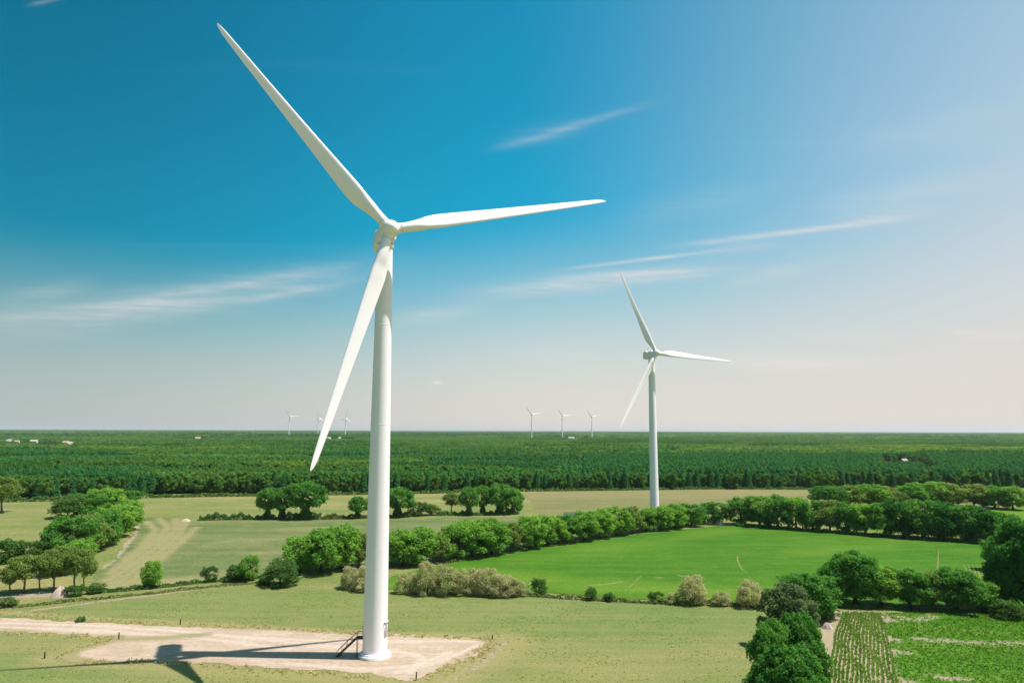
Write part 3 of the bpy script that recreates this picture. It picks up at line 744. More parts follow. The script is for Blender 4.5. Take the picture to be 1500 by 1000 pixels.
# willow bushes
xs = [('willow', 512, 862, 829, 36), ('willow', 538, 865, 826, 44), ('willow', 597, 868, 838, 40), ('willow', 624, 870, 822, 48), ('willow', 655, 870, 827, 50), ('willow', 686, 870, 831, 46), ('willow', 712, 872, 830, 40), ('willow', 736, 873, 839, 50), ('willow', 757, 873, 848, 30)]
row(xs, '{} from the left of the grey twiggy bushes around the turbine tower', 'grey twiggy bushes near the tower')
plant_px('willow', 1015, 884, 842, 52, 'round grey twiggy bush before the green field, larger of two')
plant_px('willow', 1100, 888, 850, 52, 'grey twiggy bush next to the foreground tree clump')
plant_px('willow', 1056, 886, 866, 34, 'low grey bush between the two round grey bushes')
plant_px('willow', 986, 883, 868, 28, 'low grey bush left of the round grey bush')
plant_px('bush', 789, 870, 847, 22, 'small green bush beside the bleached bent trunk')
plant_px('bush', 866, 878, 861, 18, 'small dark bush on the edge of the green field, left of two')
plant_px('bush', 893, 880, 868, 16, 'small low bush on the green field edge, right of two')
plant_px('bush', 961, 882, 866, 18, 'small bush left of the grey bushes on the field edge')
plant_px('bush', 412, 857, 820, 46, 'big round dark bush at the left end of the long tree row')
plant_px('bush', 386, 856, 846, 16, 'tiny bush at the left foot of the round dark bush')
# small hedge trees at left centre
plant_px('oak', 222, 860, 823, 26, 'small lone tree standing in the low hedge, left centre')
plant_px('bush', 306, 852, 829, 18, 'small upright bush in the low hedge, left centre')
plant_px('oak', 364, 850, 814, 30, 'small tree in the low hedge near the round dark bush')
plant_px('bush', 345, 850, 828, 28, 'bush at the left foot of the small hedge tree')
plant_px('bush', 140, 868, 854, 22, 'low bush where the low hedge meets the thin trees')
# mid hedge trees
plant_px('ivy', 392, 760, 716, 30, 'ivy-clad tree on the mid hedge, left one of a pair')
plant_px('ivy', 413, 760, 714, 34, 'ivy-clad tree on the mid hedge, right one of a pair')
plant_px('ivy', 447, 760, 707, 52, 'wide-crowned ivy tree on the mid hedge, left of the turbine tower')
plant_px('ivy', 523, 759, 727, 28, 'small ivy tree on the mid hedge just left of the tower')
plant_px('ivy', 582, 757, 715, 42, 'tree on the mid hedge just right of the tower')
plant_px('bush', 612, 755, 735, 28, 'rounded small tree on the mid hedge right of the tower')
plant_px('olive', 632, 754, 738, 22, 'small pale tree beside the rounded one on the mid hedge')
plant_px('thin', 661, 751, 722, 28, 'pale thin-crowned tree on the mid hedge')
plant_px('ivy', 687, 754, 714, 30, 'dark ivy tree beside the pale thin-crowned tree')
plant_px('ivy', 707, 753, 712, 26, 'leaning dark tree among the mid hedge trees')
plant_px('ivy', 732, 753, 709, 42, 'tallest dark tree near the right end of the mid hedge')
plant_px('dark', 751, 752, 714, 26, 'dark tree at the right end of the mid hedge')
# left side
plant_px('thin', 3, 751, 699, 48, 'lone pasture tree at the left edge with a bare trunk')
plant_px('bush', 101, 758, 725, 44, 'round dark tree in the left pasture, casting a shadow')
plant_px('dark', 126, 756, 723, 46, 'dark tree joining the round one in the left pasture')
plant_px('oak', 152, 751, 715, 46, 'tree behind the beige shed at left')
plant_px('dark', 178, 748, 719, 44, 'tree right of the beige shed at left')
xs = [('oak', 186, 775, 732, 42), ('oak', 168, 786, 741, 50), ('dark', 150, 798, 749, 56), ('olive', 128, 808, 754, 56), ('dark', 104, 815, 757, 56), ('dark', 84, 808, 763, 46), ('oak', 116, 826, 790, 40)]
row(xs, '{} tree from the left in the dense hedgerow beside the curved swath', 'dense hedgerow at left')
xs = [('bush', -14, 824, 791, 40), ('bush', 14, 823, 790, 40), ('bush', 40, 821, 792, 38), ('bush', 64, 818, 797, 32)]
row(xs, '{} bush from the left in the thick hedge at the left edge', 'thick hedge bushes at left edge')
xs = [('thin', 14, 870, 829, 36), ('thin', 35, 868, 814, 46), ('thin', 58, 866, 812, 40), ('thin', 77, 865, 807, 42), ('thin', 108, 864, 803, 42), ('thin', 123, 861, 816, 30), ('olive', 88, 842, 800, 44)]
row(xs, '{} thin-trunked tree from the left near the pale soil heap', 'thin trees at left')
plant_px('bush', 109, 872, 857, 24, 'leafy bush right of the pale soil heap')
plant_px('bush', 5, 888, 876, 30, 'low green bush at the left edge below the thin trees')
plant_px('bush', 118, 910, 903, 12, 'tiny dark bush beside the gravel track')

# ------------------------------------------------------------------ hedges
def hedge(line, h, wid, n_per_m, leaf, mat, label, group=None, seed=0, name='hedge'):
    g = np.random.default_rng(seed); d = dense(line, 1.0 / n_per_m, False); N = len(d)
    s = np.cumsum(np.r_[0, np.hypot(*np.diff(d, axis=0).T)])
    prof = h * (.75 + .22 * np.sin(s * .55 + seed) + .16 * np.sin(s * 1.7 + 2 * seed) + .12 * np.sin(s * .17))
    th = g.uniform(0, math.pi, N); rr = g.uniform(.7, 1.05, N)
    tang = np.gradient(d, axis=0); tang /= np.linalg.norm(tang, axis=1, keepdims=True) + 1e-9; nr = np.column_stack([-tang[:, 1], tang[:, 0]])
    off = np.cos(th) * wid * .5 * rr; zz = np.sin(th) ** .6 * prof * rr
    p = np.column_stack([d + nr * off[:, None] + g.normal(0, .1, (N, 2)), zz])
    nv = np.column_stack([nr * np.cos(th)[:, None], np.sin(th)]) + g.normal(0, .5, (N, 3))
    v = cards(g, p, nv, np.full(N, leaf), 1.2); v[:, 2] = np.maximum(v[:, 2], .03)
    t = empty(name, (0, 0, 0)); tag(t, label, 'hedge', group)
    link('foliage', crown_mesh('hedge_foliage', v, np.repeat(np.clip(g.random(N) * .6 + .2 + .2 * np.sin(s * .8), 0, 1), 4), mat), t)
    G_ = Geo(); st = dense(line, max(1.2, wid * .6), False)
    for q in st: G_.tube([[q[0], q[1], 0], [q[0] + g.normal(0, .15), q[1] + g.normal(0, .15), h * .6]], [.07, .03], 4, False)
    o = link('stems', G_.mesh('hedge_stems', 'bark'), t); o['kind'] = 'stuff'
    return t
hedge(GP([(128, 869), (200, 864), (300, 853), (350, 849), (398, 845)]), 1.35, 1.6, 34, .40, 'hedge_leaves', 'low dark hedge running towards the round dark bush', seed=1)
hedge(GP([(20, 890), (60, 886), (100, 881), (150, 877), (225, 869)]), .75, 1.3, 18, .36, 'scrub_leaves', 'rough ditch hedge at left below the pale path', seed=2)
hedge(GP([(212, 871), (270, 864), (330, 858), (392, 853)]), .75, 1.3, 16, .36, 'scrub_leaves', 'rough ditch hedge between path and meadow, left centre', seed=3)
hedge(GP([(292, 762), (340, 761), (470, 760.5)]), 3.2, 3.0, 60, .55, 'hedge_leaves', 'mid hedge under the ivy trees, left of the tower', seed=4)
hedge(GP([(470, 760.5), (540, 759), (600, 757.5)]), 2.4, 2.6, 50, .55, 'scrub_leaves', 'low olive stretch of the mid hedge beside the tower', seed=5)
hedge(GP([(640, 755), (700, 754.5), (760, 753)]), 2.3, 3.0, 56, .55, 'hedge_leaves', 'mid hedge under the dark trees, right of the tower', seed=6)
hedge(GP([(762, 872), (850, 878), (960, 884)]), 1.1, 1.5, 22, .40, 'scrub_leaves', 'scrubby hedge bottom along the near edge of the green field', seed=7)
hedge(GP([(960, 884), (1060, 887), (1125, 889)]), 1.5, 1.8, 28, .40, 'scrub_leaves', 'scrub linking the grey bushes to the foreground clump', seed=8)
hedge(GP([(190, 729), (330, 727), (480, 725), (640, 722.5), (770, 719.5)]), 2.4, 4.0, 12, 1.1, 'hedge_leaves', 'long low hedge at the foot of the forest, left half', seed=9)
hedge(GP([(770, 719.5), (900, 718), (1060, 716), (1200, 717)]), 2.0, 4.0, 12, 1.1, 'hedge_leaves', 'long low hedge at the foot of the forest, behind the second turbine', seed=10)
hedge(GP([(-60, 737), (10, 735), (90, 733.5)]), 3.4, 4.0, 14, 1.0, 'hedge_leaves', 'hedge closing the left pasture against the forest', seed=11)
hedge(GP([(1196, 889), (1260, 890), (1340, 894), (1460, 897)]), .9, 1.4, 22, .42, 'hedge_leaves', 'dark undergrowth strip under the row edging the patchy field', seed=12)
hedge(GP([(440, 842), (530, 834), (640, 826), (720, 815)]), .8, 2.0, 14, .45, 'scrub_leaves', 'undergrowth strip under the near half of the long tree row', seed=13)
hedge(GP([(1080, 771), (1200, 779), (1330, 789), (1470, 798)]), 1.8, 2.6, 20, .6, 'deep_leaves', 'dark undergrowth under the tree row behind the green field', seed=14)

# ------------------------------------------------------------------ forest
def forest_near_edge(sl):
    """distance (y) of the wood's edge for a given x/y slope"""
    x = 750 + sl * FPX * 1.0
    return np.interp(x, [-400, 0, 85, 100, 185, 200, 480, 770, 1060, 1200, 1300, 1500, 1900], [420, 426, 432, 445, 452, 462, 478, 505, 522, 530, 535, 540, 545])

srng = np.random.default_rng(21)
NS = 520
st_y = 440 * np.exp(srng.random(NS) * math.log(13500 / 440)); st_x = srng.uniform(-.9, .9, NS) * st_y
st_kind = np.where(srng.random(NS) < .52, 1, np.where(srng.random(NS) < .70, 0, 2))
st_tone = srng.normal(0, .30, NS); st_h = srng.uniform(.80, 1.18, NS)
st_h[st_y > 3500] = srng.uniform(.85, 1.9, (st_y > 3500).sum())
st_kind[(st_x / st_y > .0) & (st_y < 900)] = 1
def stands(p):
    """stand index for points: patches of one age and kind, wider than deep, growing with distance"""
    x, y = p[:, 0], p[:, 1]; best = np.full(len(p), 1e18); idx = np.zeros(len(p), int)
    xw = x + 22 * np.sin(y * .021) + 14 * np.sin(x * .05); yw = y + 18 * np.sin(x * .017) + 8 * np.sin(x * .06)
    for i in range(NS):
        sc = st_y[i]
        d = ((xw - st_x[i]) / sc * .45) ** 2 + (np.log(np.maximum(yw, 10) / sc)) ** 2
        m = d < best; best[m] = d[m]; idx[m] = i
    return idx
def wood(p, g):
    """kind (0 broadleaf, 1 pine, 2 young pale wood), tone and height factor for each point"""
    i = stands(p); k = st_kind[i].copy(); tone = st_tone[i] + rng.normal(0, .06, len(p)); h = st_h[i]
    x, y = p[:, 0], p[:, 1]; sl = x / y; e = forest_near_edge(sl); u = rng.random(len(p))
    m = (sl > -.42) & (sl < -.20) & (y > e + 22) & (y < e + 95); k[m] = 2; tone[m] = .1; h = np.where(m, .95, h)
    m = (sl > .22) & (y > 1150) & (y < 1700); k[m] = 2; tone[m] = rng.normal(.15, .2, m.sum()); h = np.where(m, .85, h)
    m = (sl > .10) & (y > 560) & (y < 1000); k[m] = 1; tone[m] = rng.normal(-.08, .12, m.sum()); h = np.where(m, 1.08, h)
    m = (u < .16) & (k != 0); k[m] = 0
    return k, tone, h

HOUSES = [  # (x, y, z seen, length px, label, roof, storey height)
    (14, 646, 9, 'pale barn at the far left, leftmost house in the forest', 'pale_roof'), (25, 647, 6, 'small clay-roofed house next to the leftmost pale barn', 'clay_roof'), (50, 647, 9, 'pale house in the forest, third from the left', 'pale_roof'),
    (97, 648.5, 8, 'clay-roofed house in the forest at far left', 'clay_roof'), (103, 650, 7, 'white house just right of the clay-roofed one', 'pale_roof'),
    (290, 641.5, 8, 'pale farmhouse on the forest left of the main blade', 'clay_roof'), (482, 642, 5, 'small white house right beside the lowered blade tip', 'pale_roof'), (495, 641.5, 9, 'long white farm building between blade and tower', 'pale_roof'), (508, 641.5, 8, 'white farmhouse nearest the tower on its left', 'pale_roof'),
    (826, 641.5, 4, 'small pale house below the middle far turbine', 'pale_roof'), (837, 641.5, 9, 'long pale building below the far turbines', 'pale_roof'), (851, 640, 9, 'clay-roofed house below the rightmost far turbine', 'clay_roof'),
    (1046, 638, 8, 'pale farmhouse on the horizon right of the second turbine', 'pale_roof'), (1105, 640, 7, 'white house on the horizon, rightmost of the far houses', 'pale_roof'), (1324, 673, 8, 'pale barn in a clearing of the right pine wood', 'pale_roof')]
clear = []
for hx, hy, wpx, lab, roof in HOUSES:
    p = G(hx, hy, 4.5); s = ppm(p); L = wpx / s
    clear.append((p[0], p[1], L * .7 + 24))

def cleared(x, y):
    """0 = full forest, 1 = low growth in front of a house, 2 = the house's own yard"""
    m = np.zeros(len(x), int)
    for cx, cy, hw in clear:
        k = x - cx * y / cy
        back = 14.0 * cy / (CAM_H - 1) * 1.02
        m = np.where((np.abs(k) < hw) & (y > cy - back - 10) & (y < cy + 12), np.maximum(m, 1), m)
        m = np.where((np.abs(x - cx) < hw + 4) & (np.abs(y - cy) < 16), 2, m)
    return m

g = random.Random(5)
# front rank: single trees
GROUPS = {0: 'broadleaf trees of the forest edge', 1: 'pines of the forest edge', 2: 'broadleaf trees of the forest edge'}
sl = -.80
front = []
while sl < .80:
    e = float(forest_near_edge(sl)); y = e + g.uniform(4, 13); front.append((sl * y, y)); sl += g.uniform(4.2, 6.4) / y
fk = wood(np.array(front), g)[0]
for (x, y), k in zip(front, fk):
    if k == 2 or g.random() < .3: k = 0
    h = g.uniform(11.0, 15.0) if k == 1 else g.uniform(9.5, 13.5)
    if k == 1: plant('pine', (x, y), h, h * .50, 'dark pine in the front rank of the long forest edge behind the fields', GROUPS[1])
    else: plant('wood', (x, y), h, h * .72, 'bushy broadleaf tree in the front rank of the long forest edge', GROUPS[0])

def grid_points(y0, y1, step, smax=.86):
    out = []
    ys = np.arange(y0, y1, step)
    for y in ys:
        n = int(2 * smax * y / step)
        x = (np.arange(n) - n / 2) * step
        out.append(np.column_stack([x, np.full(n, y)]))
    p = np.vstack(out); return p + rng.uniform(-.42, .42, p.shape) * step

def scatter(name, pts, scl, idx, objs, label, cat, tone):
    """one object: a cloud of points carrying tree copies through geometry nodes"""
    c = bpy.data.collections.new(name + '_kinds')
    for o in objs: c.objects.link(o)
    me = bpy.data.meshes.new(name)
    me.vertices.add(len(pts)); me.vertices.foreach_set('co', np.column_stack([pts, np.zeros(len(pts))]).astype(np.float32).ravel())
    for nm, v, ty in (('tree_scale', scl, 'FLOAT_VECTOR'), ('tree_turn', rng.uniform(0, 6.28, len(pts)), 'FLOAT'), ('tree_kind', idx, 'INT'), ('tone', tone, 'FLOAT')):
        a = me.attributes.new(nm, ty, 'POINT')
        if ty == 'FLOAT_VECTOR': a.data.foreach_set('vector', np.asarray(v, np.float32).ravel())
        else: a.data.foreach_set('value', np.asarray(v, np.int32 if ty == 'INT' else np.float32))
    ob = bpy.data.objects.new(name, me); col.objects.link(ob)
    ng = bpy.data.node_groups.new(name, 'GeometryNodeTree')
    ng.interface.new_socket('Geometry', in_out='INPUT', socket_type='NodeSocketGeometry')
    ng.interface.new_socket('Geometry', in_out='OUTPUT', socket_type='NodeSocketGeometry')
    N = ng.nodes; Lk = ng.links
    gi = N.new('NodeGroupInput'); go = N.new('NodeGroupOutput')
    ip = N.new('GeometryNodeInstanceOnPoints'); ci = N.new('GeometryNodeCollectionInfo')
    ci.inputs['Collection'].default_value = c; ci.inputs['Separate Children'].default_value = True; ci.inputs['Reset Children'].default_value = True
    m2p = N.new('GeometryNodeMeshToPoints')
    Lk.new(gi.outputs[0], m2p.inputs[0]); Lk.new(m2p.outputs[0], ip.inputs['Points']); Lk.new(ci.outputs[0], ip.inputs['Instance'])
    ip.inputs['Pick Instance'].default_value = True
    def attr(nm, ty):
        n = N.new('GeometryNodeInputNamedAttribute'); n.data_type = ty; n.inputs['Name'].default_value = nm
        return n.outputs[0]
    Lk.new(attr('tree_kind', 'INT'), ip.inputs['Instance Index'])
    cx = N.new('ShaderNodeCombineXYZ'); Lk.new(attr('tree_turn', 'FLOAT'), cx.inputs[2])
    er = N.new('FunctionNodeEulerToRotation'); Lk.new(cx.outputs[0], er.inputs[0]); Lk.new(er.outputs[0], ip.inputs['Rotation'])
    Lk.new(attr('tree_scale', 'FLOAT_VECTOR'), ip.inputs['Scale'])
    Lk.new(ip.outputs[0], go.inputs[0])
    md = ob.modifiers.new('scatter', 'NODES'); md.node_group = ng
    tag(ob, label, cat, None, 'stuff')
    return ob

def lite(kind, i, seed):
    """far version of a tree: fewer, larger leaf clumps, crown and trunk in one"""
    gq = np.random.default_rng(seed)
    crown, trunk, ph, pr = PROTO[kind][i]
    n = len(crown.vertices); v = np.empty(n * 3, np.float32); crown.vertices.foreach_get('co', v); v = v.reshape(-1, 4, 3)
    sh = np.empty(n, np.float32); crown.attributes['shade'].data.foreach_get('value', sh); sh = sh.reshape(-1, 4)
    pick = gq.choice(len(v), min(420, len(v)), False)
    c = v[pick].mean(1, keepdims=True); v = c + (v[pick] - c) * 1.75
    me = mesh_np(kind + '_far', v.reshape(-1, 3), np.arange(len(pick) * 4).reshape(-1, 4), False, {'shade': sh[pick].ravel()})
    me.materials.append(crown.materials[0])
    return bpy.data.objects.new('%d_%s' % (len(LITE), kind), me)
LITE = []
for kind, i in (('wood', 0), ('wood', 1), ('wood', 2), ('pine', 0), ('pine', 1), ('pine', 2), ('youngwood', 0), ('youngwood', 1)): LITE.append(lite(kind, i, 300 + i))
KIND_IDX = {0: (0, 1, 2), 1: (3, 4, 5), 2: (6, 7)}

def stand(name, y0, y1, step, label):
    p = grid_points(y0, y1, step)
    e = forest_near_edge(p[:, 0] / np.maximum(p[:, 1], 1))
    p = p[(p[:, 1] > e + 11)]; cl = cleared(p[:, 0], p[:, 1]); p = p[cl < 2]; cl = cl[cl < 2]
    k, tone, hf = wood(p, g)
    idx = np.array([g.choice(KIND_IDX[q]) for q in k])
    h = hf * np.where(k == 1, rng.uniform(1.06, 1.26, len(p)), np.where(k == 2, rng.uniform(.85, 1.05, len(p)), rng.uniform(.95, 1.2, len(p))))
    h = np.where(cl == 1, h * .28, h); wx = np.maximum(h, .8) * np.where(k == 1, 1.05, .85) * rng.uniform(.9, 1.2, len(p)) * step / 4.9
    return scatter(name, p, np.column_stack([wx, wx, h]), idx, LITE, label, 'forest', tone)
stand('forest', 430, 1000, 4.9, 'dense mixed forest behind the fields')
# the prototypes above are used once per collection; farther woods use patches of trees
def patch_obj(name, seed, kinds, n, size):
    gq = np.random.default_rng(seed); vs, fs, shs, mats, mi = [], [], [], [], []
    tot = 0
    for j in range(n):
        src = LITE[int(gq.choice(kinds))].data
        m = src.materials[0]
        if m not in mats: mats.append(m)
        nv = len(src.vertices); v = np.empty(nv * 3, np.float32); src.vertices.foreach_get('co', v); v = v.reshape(-1, 4, 3)
        sh = np.empty(nv, np.float32); src.attributes['shade'].data.foreach_get('value', sh); sh = sh.reshape(-1, 4)
        pk = gq.choice(len(v), 110, False); q = v[pk]; c = q.mean(1, keepdims=True); q = c + (q - c) * 2.0
        q = q.reshape(-1, 3) * np.array([1.25, 1.25, gq.uniform(.95, 1.25)]) + np.array([*gq.uniform(-size / 2, size / 2, 2), 0])
        vs.append(q); shs.append(sh[pk].ravel()); fs.append(np.arange(len(q)).reshape(-1, 4) + tot); mi += [mats.index(m)] * len(pk); tot += len(q)
    me = mesh_np(name, np.vstack(vs), np.vstack(fs), False, {'shade': np.concatenate(shs)})
    for m in mats: me.materials.append(m)
    me.polygons.foreach_set('material_index', np.array(mi, np.int32)); me.update()
    return bpy.data.objects.new(name, me)
PATCH = [patch_obj('%d_patch' % i, 400 + i, ks, 26, 36) for i, ks in enumerate([(0, 1, 2), (0, 1, 2, 3), (3, 4, 5), (3, 4, 5, 0), (6, 7), (6, 7, 0)])]
PK = {0: (0, 1), 1: (2, 3), 2: (4, 5)}
def far_stand(name, y0, y1, step, sxy, label):
    p = grid_points(y0, y1, step)
    cl = cleared(p[:, 0], p[:, 1]); p = p[cl < 2]; cl = cl[cl < 2]
    k, tone, hf = wood(p, g); idx = np.array([g.choice(PK[q]) for q in k])
    h = hf * rng.uniform(.92, 1.08, len(p)) * np.where(k == 2, .8, 1.0) * np.where(cl == 1, .25, 1.0)
    sx = rng.uniform(.9, 1.15, len(p)) * sxy
    return scatter(name, p, np.column_stack([sx, sx, h]), idx, PATCH, label, 'forest', tone)
far_stand('woodland', 1000, 3200, 27, 1.0, 'forest receding towards the horizon')
far_stand('distant_woodland', 3200, 13000, 82, 2.8, 'last dark line of forest on the horizon')
# leafy canopy floor under the crowns so that no bare ground shows between distant trees
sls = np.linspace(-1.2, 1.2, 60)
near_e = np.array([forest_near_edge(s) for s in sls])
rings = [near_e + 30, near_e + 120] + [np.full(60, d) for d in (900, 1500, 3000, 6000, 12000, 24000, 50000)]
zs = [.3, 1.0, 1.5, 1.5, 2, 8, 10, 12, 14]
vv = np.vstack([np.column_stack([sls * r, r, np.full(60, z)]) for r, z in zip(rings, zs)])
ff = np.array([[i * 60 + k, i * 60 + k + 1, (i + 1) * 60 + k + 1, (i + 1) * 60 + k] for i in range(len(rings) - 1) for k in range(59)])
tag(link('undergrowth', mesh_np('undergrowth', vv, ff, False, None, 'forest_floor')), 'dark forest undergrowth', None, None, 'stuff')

# ------------------------------------------------------------------ turbines
def rotor_axes(yaw, tilt):
    a = np.array([math.sin(yaw) * math.cos(tilt), -math.cos(yaw) * math.cos(tilt), math.sin(tilt)])
    s = np.cross([0, 0, 1.0], a); s /= np.linalg.norm(s)
    return a, s, np.cross(a, s)

def blade_mesh(Rt, sec=40, n=28, pitch=9):
    """blade along +Z (radius), leading edge towards -X, upwind towards -Y; lofted from root cylinder through airfoils to a rounded tip"""
    rs = np.concatenate([np.linspace(1.2, 12, 16), np.linspace(13, Rt - 2.2, sec - 26), Rt - 2.2 + 2.2 * np.sin(np.linspace(.2, 1, 10) * math.pi / 2)])
    chord = np.interp(rs / Rt, [0, .05, .075, .12, .17, .21, .30, .45, .6, .75, .88, .955, .985, 1.0], [1.95, 1.95, 2.0, 2.65, 3.35, 3.55, 3.2, 2.62, 2.12, 1.66, 1.26, 1.0, .62, .12])
    thick = np.interp(rs / Rt, [0, .05, .10, .17, .25, .4, .7, 1], [1.0, 1.0, .68, .40, .30, .23, .19, .17])
    twist = np.radians(np.interp(rs / Rt, [0, .1, .2, .35, .55, .8, 1], [19, 18, 14, 9, 5, 2, 0]) + pitch)
    mixf = np.interp(rs / Rt, [0, .05, .16], [0, 0, 1])
    bend = -1.1 * (rs / Rt) ** 2.4
    th = np.linspace(0, 2 * math.pi, n, endpoint=False)
    v = []
    for r, c, tk, tw, mf, bd in zip(rs, chord, thick, twist, mixf, bend):
        x = .5 * (1 + np.cos(th)); yt = 5 * tk * (.2969 * np.sqrt(x) - .126 * x - .3516 * x ** 2 + .2843 * x ** 3 - .1036 * x ** 4) * np.sign(np.sin(th) + 1e-9)
        af = np.column_stack([(x - .32) * c, yt * c + .03 * c * np.sin(x * math.pi)])
        ci = np.column_stack([np.cos(th) * c / 2, np.sin(th) * c / 2])
        p = af * mf + ci * (1 - mf)
        ct, sn = math.cos(tw), math.sin(tw)
        # leading edge (-x) turns upwind (-y)
        q = np.column_stack([p[:, 0] * ct - p[:, 1] * sn, p[:, 0] * sn + p[:, 1] * ct])
        v.append(np.column_stack([q[:, 0], q[:, 1] + bd, np.full(n, r)]))
    m = len(rs); vv = np.vstack(v + [[v[0].mean(0)], [v[-1].mean(0)]])
    q = [[i * n + k, i * n + (k + 1) % n, (i + 1) * n + (k + 1) % n, (i + 1) * n + k] for i in range(m - 1) for k in range(n)]
    t = [[m * n, (k + 1) % n, k] for k in range(n)] + [[m * n + 1, (m - 1) * n + k, (m - 1) * n + (k + 1) % n] for k in range(n)]
    return mesh_np('blade', vv, [np.array(q), np.array(t)], True, None, 'blade_white')

def lathe(prof, n=48):
    th = np.arange(n) * 2 * math.pi / n; v = []
    for r, z in prof: v.append(np.column_stack([np.cos(th) * r, np.sin(th) * r, np.full(n, z)]))
    q = [[i * n + k, i * n + (k + 1) % n, (i + 1) * n + (k + 1) % n, (i + 1) * n + k] for i in range(len(prof) - 1) for k in range(n)]
    return np.vstack(v), np.array(q)

def superbox(L, W, H, e=5.0, n=28, m=10, taper=.82):
    """rounded nacelle body along +Y (rear) with softened ends"""
    th = np.arange(n) * 2 * math.pi / n
    c, s = np.cos(th), np.sin(th); k = (np.abs(c) ** e + np.abs(s) ** e) ** (-1 / e)
    ys = np.concatenate([[-1], -1 + .10 * np.linspace(.08, 1, 4), np.linspace(-.6, .55, 4), 1 - .16 * np.linspace(1, .06, 5), [1]])
    v = []
    for y in ys:
        f = (1 - max(0, (abs(y) - .84 if y > 0 else abs(y) - .9) / (.16 if y > 0 else .1)) ** 2.2 * .32) * (1 - (1 - taper) * max(0, y) * .5)
        v.append(np.column_stack([c * k * W / 2 * f, np.full(n, y * L / 2), s * k * H / 2 * f]))
    mm = len(ys); vv = np.vstack(v + [[[0, -L / 2, 0]], [[0, L / 2, 0]]])
    q = [[i * n + j, i * n + (j + 1) % n, (i + 1) * n + (j + 1) % n, (i + 1) * n + j] for i in range(mm - 1) for j in range(n)]
    t = [[mm * n, j, (j + 1) % n] for j in range(n)] + [[mm * n + 1, (mm - 1) * n + (j + 1) % n, (mm - 1) * n + j] for j in range(n)]
    return vv, np.array(q), np.array(t)

BLADES = {}
def turbine(xy, yaw, az, Rt, hubh, label, detail=True, tilt=R(5), over=4.3, rb=2.3, rt=1.5):
    root = empty('wind_turbine', (xy[0], xy[1], 0)); tag(root, label, 'wind turbine', 'wind turbines')
    hz = hubh - 1.9
    zz = np.linspace(.9 if detail else 0, hz, 26 if detail else 4)
    prof = [(rb + (rt - rb) * (z / hz) ** 1.05, z) for z in zz]
    v, q = lathe(prof, 64 if detail else 14)
    link('tower', mesh_np('tower', v, q, True, None, 'white_paint'), root)
    a, s, up = rotor_axes(yaw, tilt)
    # nacelle: local y = downwind
    top = np.array([0, 0, hubh]); hub = top + a * over
    M = Matrix(((s[0], -a[0], up[0], 0), (s[1], -a[1], up[1], 0), (s[2], -a[2], up[2], 0), (0, 0, 0, 1)))
    nac = empty('nacelle', (0, 0, 0)) if False else None
    nl = 8.4
    v, q, t = superbox(nl, 3.4, 3.45, 6.0)
    v = v + np.array([0, nl / 2 - over + 1.7, 0.05])
    no = link('nacelle', mesh_np('nacelle', v, [q, t], True, None, 'white_paint'), root)
    no.matrix_local = Matrix.Translation(top) @ M
    if detail:
        gq = Geo(); gq.box((0, nl - over - .2, 1.95), (2.9, 2.4, .6)); gq.box((0, nl - over + .2, 1.45), (2.6, 3.0, .8))
        c = link('cooler_hood', gq.mesh('cooler_hood', 'white_paint'), no)
        bv = c.modifiers.new('bevel', 'BEVEL'); bv.width = .18; bv.segments = 3
        gq = Geo(); gq.tube([[.7, 4.2, 1.9], [.7, 4.2, 3.6]], .05, 6); gq.tube([[.3, 4.2, 3.5], [1.1, 4.2, 3.5]], .04, 6)
        link('wind_sensor', gq.mesh('wind_sensor', 'grey_metal'), no)
        gq = Geo(); v, q = lathe([(rt + .02, hubh - 2.6), (rt + .16, hubh - 2.5), (rt + .16, hubh - 1.8)], 40); gq.add(v, q)
        link('yaw_ring', gq.mesh('yaw_ring', 'white_paint', True), root)
    # hub / spinner
    pr = [(.02, 2.35), (.55, 2.25), (1.05, 1.9), (1.45, 1.3), (1.65, .5), (1.7, -.3), (1.68, -1.3), (1.5, -1.9), (1.2, -2.4)]
    v, q = lathe(pr[::-1], 32 if detail else 10)
    v = np.column_stack([v[:, 0], -v[:, 2], v[:, 1]])
    ho = link('hub', mesh_np('hub', v, q[:, ::-1], True, None, 'white_paint'), root)
    ho.matrix_local = Matrix.Translation(hub) @ M
    key = (round(Rt, 1), detail)
    if key not in BLADES: BLADES[key] = blade_mesh(Rt, pitch=9 if Rt > 46 else 3) if detail else blade_mesh(Rt, 30, 10)
    cone = R(2.0)
    for k in range(3):
        t_ = az + k * 2 * math.pi / 3
        d = math.cos(t_) * up + math.sin(t_) * s
        d = d * math.cos(cone) + a * math.sin(cone)
        # trailing edge points against the clockwise rotation
        te = np.cross(d, a); te /= np.linalg.norm(te); te = -te
        if np.dot(te, -math.sin(t_) * up + math.cos(t_) * s) > 0: te = -te
        yv = np.cross(d, te)
        if np.dot(yv, a) > 0: flip = -1
        else: flip = 1
        yv = -a + np.dot(a, d) * d; yv /= np.linalg.norm(yv)
        B = Matrix(((te[0], yv[0], d[0], hub[0]), (te[1], yv[1], d[1], hub[1]), (te[2], yv[2], d[2], hub[2]), (0, 0, 0, 1)))
        bo = link('blade', BLADES[key], root); bo.matrix_local = B
        if detail:
            gq = Geo(); v, q = lathe([(1.0, 1.25), (1.1, 1.3), (1.1, 1.72), (1.0, 1.78)], 32); gq.add(v, q)
            link('root_collar', gq.mesh('root_collar', 'white_paint', True), bo)
            gq = Geo(); v, q = lathe([(.985, 2.1), (1.02, 2.12), (1.02, 2.3), (.985, 2.32)], 32); gq.add(v, q)
            link('bearing_seal', gq.mesh('bearing_seal', 'concrete', True), bo)
    return root

T1 = (-25.5, 139.2)
t1 = turbine(T1, R(22.0), R(317.0), 48.5, 80.5, 'large white three-bladed wind turbine on the gravel pad in the foreground')
